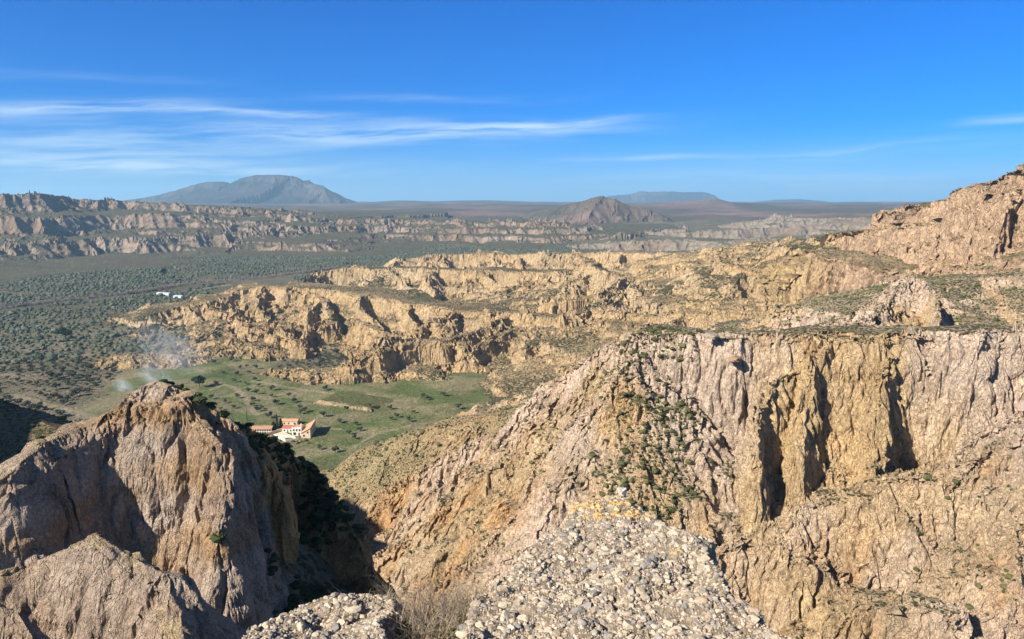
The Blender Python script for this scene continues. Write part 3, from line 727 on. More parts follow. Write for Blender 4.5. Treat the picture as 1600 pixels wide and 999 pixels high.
def emit(V, F, cf, col, veg):
    for name in dict.fromkeys(NAME.values()):
        ks = [k for k, n in NAME.items() if n == name]
        for mat in {MATS[k] for k in ks}:
            kk = [k for k in ks if MATS[k] is mat]
            f = F[np.isin(cf, kk)]
            if len(f) < 50: continue
            u, inv = np.unique(f, return_inverse=True)
            o = add_mesh(name, V[u], inv.reshape(f.shape), mat, attrs={'Col': ('col', col[u]), 'veg': ('f', veg[u])})
            struct(o)

st = .078 / Q
near = build_grid(rowlist([(6, 20, 'log', .02), (20, 90, 'lin', .13), (90, 112, 'lin', .35)]), -46, 46, st, [6, 3.2, 1.7, .9, .5])
emit(*near)
main = build_grid(rowlist([(112, 340, 'lin', .33), (340, 3300, 'log', .0021), (3300, 19000, 'log', .004)]), -46, 46, st, [1200, 500, 220, 110, 52, 25, 12.5, 6.2, 3.1])
emit(*main)

for a0, a1 in ((-82, -46), (46, 82)):           # the hills either side of the frame
    emit(*build_grid(rowlist([(6, 112, 'log', .03 * Q), (112, 3000, 'log', .012 * Q)]), a0, a1, .35, [110, 52, 25, 12.5]))
    GRIDS.pop()

# ------------------------------------------------------------------ what the camera's side can see, ground heights
G0, G1 = GRIDS
_mx = None
for G in GRIDS:
    rr = np.hypot(G['X'], G['Y'])
    ang = (G['Z'] - H) / rr
    run = np.maximum.accumulate(ang, 0)
    if _mx is not None: run = np.maximum(run, _mx[None])
    prev = np.vstack([run[:1] if _mx is None else _mx[None], run[:-1]])
    G['vis'] = ang >= prev - .0008
    _mx = run[-1]
    az = np.degrees(np.arctan2(G['X'], G['Y']))
    G['vis'] &= (np.abs(az) < 36)
def ground(x, y):
    r = math.hypot(x, y); a = math.degrees(math.atan2(x, y))
    G = G1 if r >= 112 else G0
    i = int(np.clip(np.searchsorted(G['rows'], r) - 1, 0, len(G['rows']) - 2))
    j = (a - G['a0']) / (G['a1'] - G['a0']) * (G['Z'].shape[1] - 1)
    j = int(np.clip(j, 0, G['Z'].shape[1] - 2))
    return float(G['Z'][i:i + 2, j:j + 2].mean())

# ------------------------------------------------------------------ plants
def ico(sub):
    t = (1 + 5 ** .5) / 2
    V = [(-1, t, 0), (1, t, 0), (-1, -t, 0), (1, -t, 0), (0, -1, t), (0, 1, t), (0, -1, -t), (0, 1, -t), (t, 0, -1), (t, 0, 1), (-t, 0, -1), (-t, 0, 1)]
    F = [(0, 11, 5), (0, 5, 1), (0, 1, 7), (0, 7, 10), (0, 10, 11), (1, 5, 9), (5, 11, 4), (11, 10, 2), (10, 7, 6), (7, 1, 8), (3, 9, 4), (3, 4, 2), (3, 2, 6), (3, 6, 8), (3, 8, 9), (4, 9, 5), (2, 4, 11), (6, 2, 10), (8, 6, 7), (9, 8, 1)]
    V = [np.array(v, float) / math.hypot(*v) for v in V]
    for _ in range(sub):
        mid = {}; F2 = []
        def m(a, b):
            k = (min(a, b), max(a, b))
            if k not in mid:
                q = V[a] + V[b]; V.append(q / np.linalg.norm(q)); mid[k] = len(V) - 1
            return mid[k]
        for a, b, c in F:
            ab, bc, ca = m(a, b), m(b, c), m(c, a)
            F2 += [(a, ab, ca), (b, bc, ab), (c, ca, bc), (ab, bc, ca)]
        F = F2
    return np.array(V, f32), np.array(F, np.int32)
ICO0, ICO1, ICO2 = ico(0), ico(1), ico(2)
def leafy(n, seed, size=.16, flat=.75, core=True, cluster=7):
    """a bush of n small leaf clumps spread through a lumpy volume, over a dark open core; unit radius, base at z=0"""
    g = np.random.default_rng(seed)
    cc = g.normal(size=(cluster, 3)); cc /= np.linalg.norm(cc, axis=1)[:, None]
    cc = cc * g.uniform(.25, .62, (cluster, 1)); cc[:, 2] = np.abs(cc[:, 2]) * .8
    k = g.integers(0, cluster, n)
    d = g.normal(size=(n, 3)); d /= np.linalg.norm(d, axis=1)[:, None]
    p = cc[k] + d * (g.random((n, 1)) ** .4) * .42
    p[:, 2] = np.abs(p[:, 2] + .1) * flat + .04
    a = g.normal(size=(n, 3)); b = np.cross(a, g.normal(size=(n, 3)))
    a /= np.linalg.norm(a, axis=1)[:, None]; b /= np.linalg.norm(b, axis=1)[:, None]
    s_ = size * g.uniform(.6, 1.3, (n, 1))
    V = np.stack([p - a * s_, p + b * s_ * .7, p + a * s_, p - b * s_ * .7], 1).reshape(-1, 3)
    F = np.arange(n * 4).reshape(n, 4)
    return V.astype(f32), F.astype(np.int32)
def blob(base, seed, flat=.8, amp=.35):
    V, F = base
    g = np.random.default_rng(seed)
    k = g.normal(size=(3, 3)) * 2.2; ph = g.random(3) * 6
    rr = 1 + amp * (np.sin(V @ k.T + ph).sum(1) / 2) + g.uniform(-.14, .14, len(V))
    v = V * rr[:, None] * np.array([1, g.uniform(.7, 1.1), flat]); v[:, 2] += .45 * flat
    v[:, 2] = np.maximum(v[:, 2], -.25)
    return v.astype(f32), F
def merge(variants, P, S, seed=0, lean=None, jit=None):
    """many copies in one mesh; P (n,3) S (n,) or (n,3)"""
    g = np.random.default_rng(seed)
    Vs, Fs, Cs, off = [], [], [], 0
    kind = g.integers(0, len(variants), len(P)); rot = g.random(len(P)) * 6.283
    tint = g.random(len(P))
    for k, (V, F) in enumerate(variants):
        ids = np.nonzero(kind == k)[0]
        if not len(ids): continue
        c, s_ = np.cos(rot[ids])[:, None], np.sin(rot[ids])[:, None]
        x = V[None, :, 0] * c - V[None, :, 1] * s_; y = V[None, :, 0] * s_ + V[None, :, 1] * c
        z = np.broadcast_to(V[None, :, 2], x.shape)
        sc_ = S[ids] if S.ndim == 2 else np.repeat(S[ids][:, None], 3, 1)
        Q_ = np.stack([x * sc_[:, :1], y * sc_[:, 1:2], z * sc_[:, 2:3]], -1) + P[ids][:, None]
        Vs.append(Q_.reshape(-1, 3)); n = len(V)
        Fs.append((F[None] + (np.arange(len(ids)) * n)[:, None, None] + off).reshape(-1, F.shape[1])); off += n * len(ids)
        Cs.append(np.repeat(tint[ids], n))
    return np.concatenate(Vs), np.concatenate(Fs), np.concatenate(Cs)
def plant_mat(name, c1, c2, scale=1.0, transl=0.0):
    m, nt, b = newmat(name); N, L = nt.nodes, nt.links
    at = N.new('ShaderNodeAttribute'); at.attribute_name = 'tint'
    oi = N.new('ShaderNodeObjectInfo')
    geo = N.new('ShaderNodeNewGeometry')
    t = N.new('ShaderNodeTexNoise'); t.inputs['Scale'].default_value = scale; t.inputs['Detail'].default_value = 4
    L.new(geo.outputs['Position'], t.inputs['Vector'])
    a = N.new('ShaderNodeMath'); a.operation = 'ADD'; L.new(at.outputs['Fac'], a.inputs[0]); L.new(oi.outputs['Random'], a.inputs[1])
    a2 = N.new('ShaderNodeMath'); a2.operation = 'FRACT'; L.new(a.outputs[0], a2.inputs[0])
    a3 = N.new('ShaderNodeMath'); a3.operation = 'ADD'; L.new(a2.outputs[0], a3.inputs[0]); L.new(t.outputs[0], a3.inputs[1])
    a4 = N.new('ShaderNodeMath'); a4.operation = 'MULTIPLY_ADD'; a4.inputs[1].default_value = .9; a4.inputs[2].default_value = -.4; L.new(a3.outputs[0], a4.inputs[0])
    a4.use_clamp = True
    mx = N.new('ShaderNodeMixRGB'); mx.inputs[1].default_value = (*c1, 1); mx.inputs[2].default_value = (*c2, 1)
    L.new(a4.outputs[0], mx.inputs[0]); L.new(mx.outputs[0], b.inputs['Base Color'])
    return m
M_scrub = plant_mat('scrub', (.038, .046, .016), (.12, .115, .05), .4)
M_dark = plant_mat('dark scrub', (.02, .034, .012), (.05, .062, .022), .8)
M_olive = plant_mat('olive leaves', (.035, .048, .03), (.11, .12, .08), .03)
M_pine = plant_mat('pine needles', (.014, .028, .016), (.035, .055, .026), .6)
M_bare = plant_mat('bare twigs', (.17, .13, .12), (.27, .22, .20), .05)
M_bark = plant_mat('bark', (.09, .065, .045), (.16, .12, .085), 3)

def scatter(dens_fn, seed, rmin, rmax, vis=True, azmax=38):
    """random ground points; dens_fn(cls, g, veg, X, Y, Z, r) = plants per square metre of plan"""
    g = np.random.default_rng(seed); out = []
    for G in GRIDS:
        rr = np.hypot(G['X'], G['Y'])
        if rmin > rr.max() or rmax < rr.min(): continue
        i0, i1 = np.searchsorted(G['rows'], [rmin, rmax]); i1 = min(i1, len(G['rows']) - 1)
        if i1 - i0 < 3: continue
        s_ = slice(i0, i1)
        X, Y, Z = G['X'][s_], G['Y'][s_], G['Z'][s_]; r = rr[s_]
        dr = np.gradient(G['rows'])[s_][:, None]
        area = dr * r * math.radians((G['a1'] - G['a0']) / (X.shape[1] - 1))
        dn = dens_fn(G['cls'][s_], G['g'][s_], G['veg'][s_], X, Y, Z, r) * area
        dn = dn * (np.abs(np.degrees(np.arctan2(X, Y))) < azmax)
        if vis:
            v_ = G['vis'][s_]
            dn = dn * v_
        hit = g.random(dn.shape) < dn
        P = np.stack([X[hit], Y[hit], Z[hit]], -1)
        P[:, :2] += (g.random((len(P), 2)) - .5) * np.sqrt(np.maximum(area[hit.nonzero()[0], 0] if area.shape[1] == 1 else area[hit], 1e-4))[:, None] * .8
        out.append(P)
    return np.concatenate(out)

def shrub_density(c, g, veg, X, Y, Z, r):
    n = fbm(X, Y, 22, 3, 201); n2 = fbm(X, Y, 90, 2, 205)
    d = np.zeros(c.shape, f32)
    gentle = 1 - ss(.75, 1.35, g)
    m = (c == 4) | (c == 5) | (c == 6)
    d = np.where(m, gentle * np.clip(.05 + n * .22 + n2 * .1, 0.012, .3), d)
    d = np.where(c == 6, (1 - ss(.9, 1.6, g)) * np.clip(.10 + n * .16, 0.02, .3), d)
    # the overgrown gully that runs down the near wall
    P = [W(1000, 545, 205), W(1035, 620, 198), W(1040, 700, 190), W(1030, 780, 180), W(1000, 850, 168)]
    dg, _, _ = polydist(X, Y, P)
    d = d + np.where(m, (1 - ss(5, 13, dg + n * 6)) * 2.0 * (1 - ss(2.4, 4.4, g)), 0)
    for cx_, cy_, cY_, rad, am in ((1560, 730, 156, 16, .30), (1540, 900, 134, 12, .35), (1200, 770, 172, 8, .25), (900, 650, 208, 12, .25), (1380, 745, 162, 9, .2), (860, 800, 205, 14, .16)):
        w0 = W(cx_, cy_, cY_); d = d + np.where(m, am * np.exp(-(((X - w0[0]) ** 2 + (Y - w0[1]) ** 2) / rad ** 2)) * np.clip(.6 + n * 1.5, 0, 1.6) * (1 - ss(1.6, 2.6, g)), 0)
    d = np.where(c == 3, np.clip(.22 + n * .2, 0, .5), d)
    d = np.where(c == 1, (1 - ss(.6, 1.1, g)) * np.clip(.024 + n2 * .11 + n * .05, .002, .15), d)
    d = np.where(c == 2, (1 - ss(.5, 1.0, g)) * .045 * np.clip(.5 + n2 * 2, 0, 2), d)
    d = np.where(c == 0, np.where(veg > .22, .022 * np.clip(.5 + n2, 0, 1.5), 0.0), d)
    d = d * np.where(r > 330, np.clip(1.2 - r / 1400, .15, 1), 1)
    return d
SP = scatter(shrub_density, 5, 112, 1150)
srange = np.hypot(SP[:, 0], SP[:, 1])
g_ = np.random.default_rng(9)
SS = np.where(srange < 330, g_.lognormal(-.85, .5, len(SP)), g_.lognormal(-.45, .35, len(SP))).astype(f32)
SS = np.clip(SS, .16, 1.6)
order = np.argsort(-(SS / srange)); order = order[srange[order] < 900]
big = order[:300]; rest = np.setdiff1d(np.arange(len(SP)), big)
print('shrubs', len(SP))
VN = [leafy(72, 300 + i, .17, .8) for i in range(6)]
VFAR = [blob(ICO0, 320 + i, .75, .25) for i in range(6)]
nearv = rest[srange[rest] < 330]; farv = rest[srange[rest] >= 330]
def S3(s_): return np.stack([s_, s_, s_ * .85], 1)
# near shrubs: a small dark core each, then leaves
Vc, Fc, Cc = merge([blob(ICO0, 340 + i, .7, .2) for i in range(4)], SP[nearv], S3(SS[nearv]) * .72, 3)
Vf, Ff, Cf = merge(VFAR, SP[farv], S3(SS[farv]), 4)
Vl, Fl, Cl = merge(VN, SP[nearv], S3(SS[nearv]), 3)
Vt = np.concatenate([Vc, Vf]); Ft = np.concatenate([Fc, Ff + len(Vc)]); Ct = np.concatenate([Cc, Cf])
tri = np.concatenate([Fl[:, [0, 1, 2]], Fl[:, [0, 2, 3]]]) + len(Vt)
o = add_mesh('scrub', np.concatenate([Vt, Vl]), np.concatenate([Ft, tri]), M_scrub, attrs={'tint': ('f', np.concatenate([Ct, Cl]))})
o['kind'] = 'stuff'; o['label'] = 'low dark green scrub dotted over the slopes and ledges'

def tag(o, label, cat, group=None):
    o['label'] = label; o['category'] = cat
    if group: o['group'] = group
    return o
def bush_mesh(name, seed, mat, n=150, size=.12, flat=.8):
    Vb, Fb = blob(ICO1, seed, flat * .9, .2); Vb = Vb * .66
    Vq, Fq = leafy(n, seed + 1, size, flat)
    tri = np.concatenate([Fq[:, [0, 1, 2]], Fq[:, [0, 2, 3]]]) + len(Vb)
    o = add_mesh(name, np.concatenate([Vb, Vq]), np.concatenate([Fb, tri]), mat, attrs={'tint': ('f', np.zeros(len(Vb) + len(Vq)))})
    return o
protos = [bush_mesh('shrub', 360 + 3 * i, M_scrub) for i in range(4)]
G_ALL = {4: ('rounded green shrub growing on the pale fluted canyon wall at right', 'shrubs on the right canyon wall'),
         6: ('small shrub on the soft sandy slope beside the canyon wall', 'shrubs on the sandy slopes'),
         3: ('low shrub on the shaded hillside at the far left edge', 'shrubs on the shaded hillside'),
         1: ('dark shrub dotted on the golden badland hills beyond the meadow', 'shrubs on the golden hills'),
         0: ('dark shrub on the flat valley floor', 'shrubs on the valley floor'),
         2: ('small shrub under the tall cliff at upper right', 'shrubs under the tall cliff')}
def cls_at(p):
    r = math.hypot(p[0], p[1]); a = math.degrees(math.atan2(p[0], p[1])); G = G1 if r >= 112 else G0
    i = int(np.clip(np.searchsorted(G['rows'], r), 0, len(G['rows']) - 1)); j = int(np.clip(round((a - G['a0']) / (G['a1'] - G['a0']) * (G['Z'].shape[1] - 1)), 0, G['Z'].shape[1] - 1))
    return int(G['cls'][i, j])
used = set()
for k, i in enumerate(big):
    v = k % 4
    o = protos[v] if v not in used else protos[v].copy()
    if v in used: C.objects.link(o)
    used.add(v)
    o.location = [float(q) for q in SP[i]]; s_ = float(SS[i]); o.scale = (s_, s_, s_ * .85); o.rotation_euler = (0, 0, random.random() * 6.28)
    c = cls_at(SP[i]); c = {5: 4, 9: 0}.get(c, c)
    lb, gp = G_ALL.get(c, G_ALL[4]); tag(o, lb, 'shrub', gp)

# --- the dark thicket on and under the shaded back of the left rock
def thicket_density(c, g, veg, X, Y, Z, r):
    n = fbm(X, Y, 6, 3, 211)
    P1 = [W(352, 655, 76), W(400, 680, 80), W(450, 710, 83), W(490, 735, 84), W(515, 768, 83)]
    d1, _, _ = polydist(X, Y, P1)
    d = (1 - ss(4.6, 6.4, d1 + n * 1.6)) * 3.6 * (1 - ss(3.2, 5, g))
    px_, py_ = F2P(X, Y, Z)
    P2 = [(55 * math.tan(R(-20)), 55), (58 * math.tan(R(-13)), 60), (-9, 55), (-16, 46)]
    low = (Z < 121.5) & (px_ > 270) & (px_ < 640) & (r > 30) & (r < 72)
    d = d + low * np.clip(2.6 + n * 2, .5, 4) * (1 - ss(1.3, 2.0, g))
    return d
def F2P(X, Y, Z):
    f = Y * cp - (Z - H) * sp; u = X / f; v_ = (Y * sp + (Z - H) * cp) / f
    return CX + FPX * u, CY - FPX * v_
TP_ = scatter(thicket_density, 15, 30, 111)
TS = np.clip(g_.lognormal(-.55, .4, len(TP_)), .2, 1.3).astype(f32)
print('thicket', len(TP_))
Vc, Fc, Cc = merge([blob(ICO0, 440 + i, .7, .2) for i in range(4)], TP_, S3(TS) * .7, 13)
Vl, Fl, Cl = merge([leafy(190, 460 + i, .10, .85) for i in range(6)], TP_, S3(TS), 13)
tri = np.concatenate([Fl[:, [0, 1, 2]], Fl[:, [0, 2, 3]]]) + len(Vc)
o = add_mesh('thicket', np.concatenate([Vc, Vl]), np.concatenate([Fc, tri]), M_dark, attrs={'tint': ('f', np.concatenate([Cc, Cl]))})
o['kind'] = 'stuff'; o['label'] = 'dark green thicket in the shade of the left rock'

# --- olives in the meadow: individual trees with trunk and crown
def add_tree(name, x, y, h, wd, mat, label, cat, group, proto=None, shape='olive', seed=0):
    z = ground(x, y)
    root = bpy.data.objects.new(name, None); C.objects.link(root)
    root.location = (x, y, z); root.rotation_euler = (0, 0, random.random() * 6.28)
    tag(root, label, cat, group)
    if proto is None:
        g = np.random.default_rng(seed)
        # trunk: tapered, with a few limbs
        Vs, Fs = [], []
        def limb(p0, p1, r0, r1):
            n = 6; o0 = sum(len(q) for q in Vs)
            d = np.array(p1) - np.array(p0); d = d / np.linalg.norm(d)
            a = np.cross(d, (0.3, .9, .1)); a /= np.linalg.norm(a); b = np.cross(d, a)
            ring = []
            for p, r_ in ((p0, r0), ((np.array(p0) + p1) / 2 + g.normal(size=3) * r0 * .4, (r0 + r1) / 2), (p1, r1)):
                for k in range(n):
                    t = k / n * 6.283; ring.append(np.array(p) + (a * math.cos(t) + b * math.sin(t)) * r_)
            Vs.append(np.array(ring))
            for l in range(2):
                for k in range(n): Fs.append((o0 + l * n + k, o0 + l * n + (k + 1) % n, o0 + (l + 1) * n + (k + 1) % n, o0 + (l + 1) * n + k))
        th = {'olive': .32, 'pine': .45, 'cypress': .9, 'poplar': .8}[shape] * h
        limb((0, 0, -.3), (0, 0, th), h * .05, h * .03)
        for k in range(5 if shape != 'cypress' else 0):
            t = k * 1.3 + g.random(); zz = th * g.uniform(.6, 1)
            limb((0, 0, zz), (math.cos(t) * wd * .55, math.sin(t) * wd * .55, zz + h * .3), h * .025, h * .008)
        tr = add_mesh('trunk', np.concatenate(Vs), np.array(Fs), M_bark, root, attrs={'tint': ('f', np.zeros(sum(len(q) for q in Vs)))})
        # crown: leaf clumps through the volume
        n = 420
        if shape == 'cypress':
            t = g.random(n); rad = wd * np.sin(np.clip(t * 1.02 + .05, 0, 1) ** .6 * 3.1) ** .7 * np.sqrt(g.random(n)); a = g.random(n) * 6.283
            p = np.stack([np.cos(a) * rad, np.sin(a) * rad, .4 + t * (h - .4)], 1)
        else:
            nc = 9 if shape == 'olive' else 16
            cc = g.normal(size=(nc, 3)); cc /= np.linalg.norm(cc, axis=1)[:, None]; cc *= g.uniform(.35, .75, (nc, 1))
            k = g.integers(0, nc, n); d = g.normal(size=(n, 3)); d /= np.linalg.norm(d, axis=1)[:, None]
            p = cc[k] + d * g.random((n, 1)) ** .5 * .42
            p = p * np.array([wd, wd, h * .36]) + np.array([0, 0, h * .62])
        a = g.normal(size=(n, 3)); b = np.cross(a, g.normal(size=(n, 3))); a /= np.linalg.norm(a, axis=1)[:, None]; b /= np.linalg.norm(b, axis=1)[:, None]
        s_ = (wd * (.16 if shape != 'cypress' else .3)) * g.uniform(.6, 1.3, (n, 1))
        Vq = np.stack([p - a * s_, p + b * s_ * .7, p + a * s_, p - b * s_ * .7], 1).reshape(-1, 3)
        add_mesh('crown', Vq, np.arange(n * 4).reshape(n, 4), mat, root, attrs={'tint': ('f', np.repeat(g.random(n), 4) * .3)})
    else:
        for ch in proto.children:
            c2 = ch.copy(); C.objects.link(c2); c2.parent = root
        k = h / 4.2; root.scale = (k * random.uniform(.9, 1.15), k, k)
    return root
OL = [(338, 603), (370, 588), (366, 600), (390, 586), (398, 598), (425, 622), (452, 621), (459, 630), (468, 640), (476, 645), (432, 633), (405, 607), (401, 618), (396, 628), (394, 636), (388, 615), (410, 640), (383, 604),
      (505, 652), (556, 663), (563, 672), (545, 677), (553, 684), (612, 657), (620, 653), (609, 640), (647, 646), (661, 625), (668, 627), (693, 621), (716, 641), (744, 640), (524, 705), (470, 648), (375, 577), (386, 575), (400, 578), (415, 590),
      (445, 598), (452, 575), (480, 590), (350, 585), (330, 625), (352, 632), (365, 640), (345, 643), (500, 700), (335, 570), (362, 566), (420, 655), (402, 645), (590, 700), (508, 612), (530, 660), (425, 612), (372, 624), (540, 640), (578, 640), (640, 660)]
olp = [None] * 3
def ol_label(px, py):
    if 375 <= px <= 412 and py > 582 and py < 650: return 'olive tree in the line that follows the dirt track', 'olive tree', 'olive trees along the track'
    if px < 376 and py < 610: return 'olive tree near the large dark tree at the left of the meadow', 'olive tree', 'olive trees by the large dark tree'
    if px < 376: return 'olive tree in the scrubby corner left of the dirt track', 'olive tree', 'olive trees left of the track'
    if py < 600: return 'olive tree at the foot of the golden hills, far side of the meadow', 'olive tree', 'olive trees at the foot of the hills'
    if px > 590: return 'olive tree alone on the open right hand end of the meadow', 'olive tree', 'olive trees at the right end of the meadow'
    if px > 500: return 'olive tree on the grass just right of the farm', 'olive tree', 'olive trees right of the farm'
    return 'olive tree in the middle of the meadow above the farm', 'olive tree', 'olive trees above the farm'
for k, (px, py) in enumerate(OL):
    p = F0(px, py + 2)
    h = random.uniform(3.0, 5.0)
    o = add_tree('olive_tree', p[0], p[1], 4.2 if olp[k % 3] is None else h, 2.5, M_olive, *ol_label(px, py), olp[k % 3], 'olive', 500 + k)
    if olp[k % 3] is None: olp[k % 3] = o
def lone(name, px, py, h, wd, mat, label, cat, shape, seed, group=None):
    p = F0(px, py); return add_tree(name, p[0], p[1], h, wd, mat, label, cat, group, None, shape, seed)
lone('pine_tree', 312, 608, 11, 6.2, M_pine, 'large broad dark tree at the left of the meadow, beside the smoke', 'tree', 'pine', 601)
lone('pine_tree', 102, 532, 13, 9, M_pine, 'broad dark tree beside the pale clearing in the left valley', 'tree', 'pine', 602)
lone('poplar_tree', 257, 438, 26, 7, M_pine, 'tall dark tree standing alone above the far olive groves', 'tree', 'poplar', 603)
lone('cypress_tree', 433, 671, 9.5, 1.1, M_pine, 'tallest slim cypress behind the farm roofs', 'cypress', 'cypress', 604)
lone('cypress_tree', 439, 672, 7.5, 1.6, M_pine, 'shorter wider cypress just right of the tallest one', 'cypress', 'cypress', 605)
lone('cypress_tree', 428, 674, 6, 2.0, M_pine, 'low bushy dark cypress at the foot of the tallest one', 'cypress', 'cypress', 606)
lone('cypress_tree', 386, 662, 8, .5, M_pine, 'thin dark cypress beside the dirt track, left of the long barn', 'cypress', 'cypress', 607)

# --- the great olive grove of the valley: rows of small crowns
def grove():
    g = np.random.default_rng(77); P = []
    a = R(24); sx = 7.4
    n = 380
    i, j = np.meshgrid(np.arange(-n, n), np.arange(-n, n))
    u, v_ = i.ravel() * sx, j.ravel() * sx * 1.0
    # four blocks with their own row direction
    x = u * math.cos(a) - v_ * math.sin(a); y = u * math.sin(a) + v_ * math.cos(a) + 1500
    blk = np.floor(gnoise(x / 260, y / 200, 221) * 3 + gnoise(x / 120, y / 90, 223) * 1.5)
    x2 = x + blk * 3; y2 = y - blk * 2
    x2 = x2 + g.normal(size=len(x)) * 1.5 + gnoise(x / 70, y / 70, 230) * 9; y2 = y2 + g.normal(size=len(x)) * 1.5 + gnoise(x / 70, y / 70, 233) * 9
    r = np.hypot(x2, y2)
    px_, py_ = F2P(x2, y2, np.zeros_like(x2))
    keep = (r > 560) & (r < 2500) & (np.abs(np.degrees(np.arctan2(x2, y2))) < 37) & (g.random(len(x)) < np.clip(.78 + gnoise(x2 / 90, y2 / 60, 225) * .9, .2, .97)) & (px_ < 1000)
    x2, y2 = x2[keep], y2[keep]; r = r[keep]
    # keep to the flat floor, off the meadow and the river wood
    rows = G1['rows']; ii = np.clip(np.searchsorted(rows, r), 0, len(rows) - 1)
    jj = np.clip(np.round((np.degrees(np.arctan2(x2, y2)) - G1['a0']) / (G1['a1'] - G1['a0']) * (G1['Z'].shape[1] - 1)).astype(int), 0, G1['Z'].shape[1] - 1)
    z = G1['Z'][ii, jj]; ok = (G1['cls'][ii, jj] == 0) & G1['vis'][ii, jj]
    md = np.minimum(np.hypot((x2 - F0(560, 640)[0]) / 150, (y2 - F0(560, 640)[1]) / 130), np.hypot((x2 - F0(300, 590)[0]) / 60, (y2 - F0(300, 590)[1]) / 130))
    ok &= (md > 1.1)
    ok &= segdist(x2, y2, RIVER) > 34
    ok &= ~((np.hypot(x2 - F0(400, 447)[0], (y2 - F0(400, 447)[1]) * .35) < 55))
    for pts, w in TRACKS: ok &= segdist(x2, y2, [F0(*p)[:2] for p in pts]) > w + 2
    return np.stack([x2[ok], y2[ok], z[ok] - .1], 1), r[ok]
RIVER = [F0(*p)[:2] for p in [(-200, 500), (0, 486), (60, 478), (150, 468), (230, 458), (300, 446), (400, 438), (480, 428), (520, 422)]]
GP, gr_ = grove()
print('olives', len(GP))
GS = np.clip(g_.lognormal(.82, .32, len(GP)), 1.0, 4.6).astype(f32)
o_ = np.argsort(gr_)[:235]
rest = np.setdiff1d(np.arange(len(GP)), o_)
for i in o_:
    r0 = olp[int(i) % 3]
    o = bpy.data.objects.new('olive_tree', None); C.objects.link(o)
    o.location = [float(q) for q in GP[i]]; k = float(GS[i]) / 2.5 * .9; o.scale = (k, k, k); o.rotation_euler = (0, 0, random.random() * 6.28)
    tag(o, 'olive tree in the scattered grove on the left valley floor', 'olive tree', 'olive trees of the near grove')
    for ch in r0.children:
        c2 = ch.copy(); C.objects.link(c2); c2.parent = o
V_, F_, C_ = merge([blob(ICO0, 700 + i, .85, .22) for i in range(8)], GP[rest], np.stack([GS[rest], GS[rest], GS[rest] * .85], 1), 31)
o = add_mesh('olive_grove', V_, F_, M_olive, attrs={'tint': ('f', C_)}); o['kind'] = 'stuff'; o['label'] = 'rows of grey green olive trees filling the valley'
# --- leafless trees along the river bed
def river_wood():
    g = np.random.default_rng(88); P = []
    for (x0, y0), (x1, y1) in zip(RIVER[:-1], RIVER[1:]):
        L_ = math.hypot(x1 - x0, y1 - y0)
        for k in range(int(L_ * 1.1)):
            t = g.random(); w = g.normal() * 24 + 14 * math.sin(k * .05)
            P.append((x0 + (x1 - x0) * t + w * .3, y0 + (y1 - y0) * t + w, -.2))
    P = np.array(P, f32); S = np.stack([g.uniform(2, 3.4, len(P))] * 2 + [g.uniform(5, 10, len(P))], 1).astype(f32)
    var = [leafy(60, 800 + i, .15, 1.2) for i in range(6)]
    V_, F_, C_ = merge(var, P, S, 41)
    o = add_mesh('river_wood', V_, F_, M_bare, attrs={'tint': ('f', C_)}); o['kind'] = 'stuff'; o['label'] = 'band of leafless purplish trees along the river'
river_wood()

# ------------------------------------------------------------------ simple materials
def solid(name, c, c2=None, scale=2.0, bump=.2, rough=.9):
    m, nt, b = newmat(name); N, L = nt.nodes, nt.links
    geo = N.new('ShaderNodeNewGeometry'); t = N.new('ShaderNodeTexNoise'); t.inputs['Scale'].default_value = scale; t.inputs['Detail'].default_value = 6
    t.inputs['Roughness'].default_value = .65
    L.new(geo.outputs['Position'], t.inputs['Vector'])
    mr = N.new('ShaderNodeMapRange'); mr.inputs[1].default_value = .35; mr.inputs[2].default_value = .65; L.new(t.outputs[0], mr.inputs[0])
    mx = N.new('ShaderNodeMixRGB'); mx.inputs[1].default_value = (*c, 1); mx.inputs[2].default_value = (*(c2 or [q * .75 for q in c]), 1)
    L.new(mr.outputs[0], mx.inputs[0]); L.new(mx.outputs[0], b.inputs['Base Color'])
    bp = N.new('ShaderNodeBump'); bp.inputs['Strength'].default_value = bump; bp.inputs['Distance'].default_value = .3 / scale
    L.new(t.outputs[0], bp.inputs['Height']); L.new(bp.outputs[0], b.inputs['Normal'])
    b.inputs['Roughness'].default_value = rough
    return m
def tiles(name, c, c2):
    m = solid(name, c, c2, 1.2, .3)
    nt = m.node_tree; N, L = nt.nodes, nt.links
    b = [n for n in N if n.type == 'BSDF_PRINCIPLED'][0]
    w = N.new('ShaderNodeTexWave'); w.inputs['Scale'].default_value = .8; w.inputs['Distortion'].default_value = .6; w.bands_direction = 'Y'
    geo = N.new('ShaderNodeNewGeometry'); L.new(geo.outputs['Position'], w.inputs['Vector'])
    bp = N.new('ShaderNodeBump'); bp.inputs['Strength'].default_value = .6; bp.inputs['Distance'].default_value = .12
    L.new(w.outputs[0], bp.inputs['Height']); L.new(bp.outputs[0], b.inputs['Normal'])
    return m
M_white = solid('limewash', (.72, .68, .60), (.58, .53, .45), .5)
M_cream = solid('cream render', (.62, .50, .36), (.52, .40, .28), .4)
M_roof_s = tiles('salmon tiles', (.60, .30, .17), (.50, .25, .14))
M_roof_r = tiles('red tiles', (.42, .12, .07), (.34, .12, .07))
M_roof_o = tiles('brown tiles', (.44, .24, .15), (.36, .19, .12))
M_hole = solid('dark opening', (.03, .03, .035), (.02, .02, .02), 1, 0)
M_wood = solid('weathered wood', (.16, .10, .06), None, 4)
M_sheet = solid('white plastic sheet', (.52, .53, .52), (.42, .43, .42), .3, .1, .5)

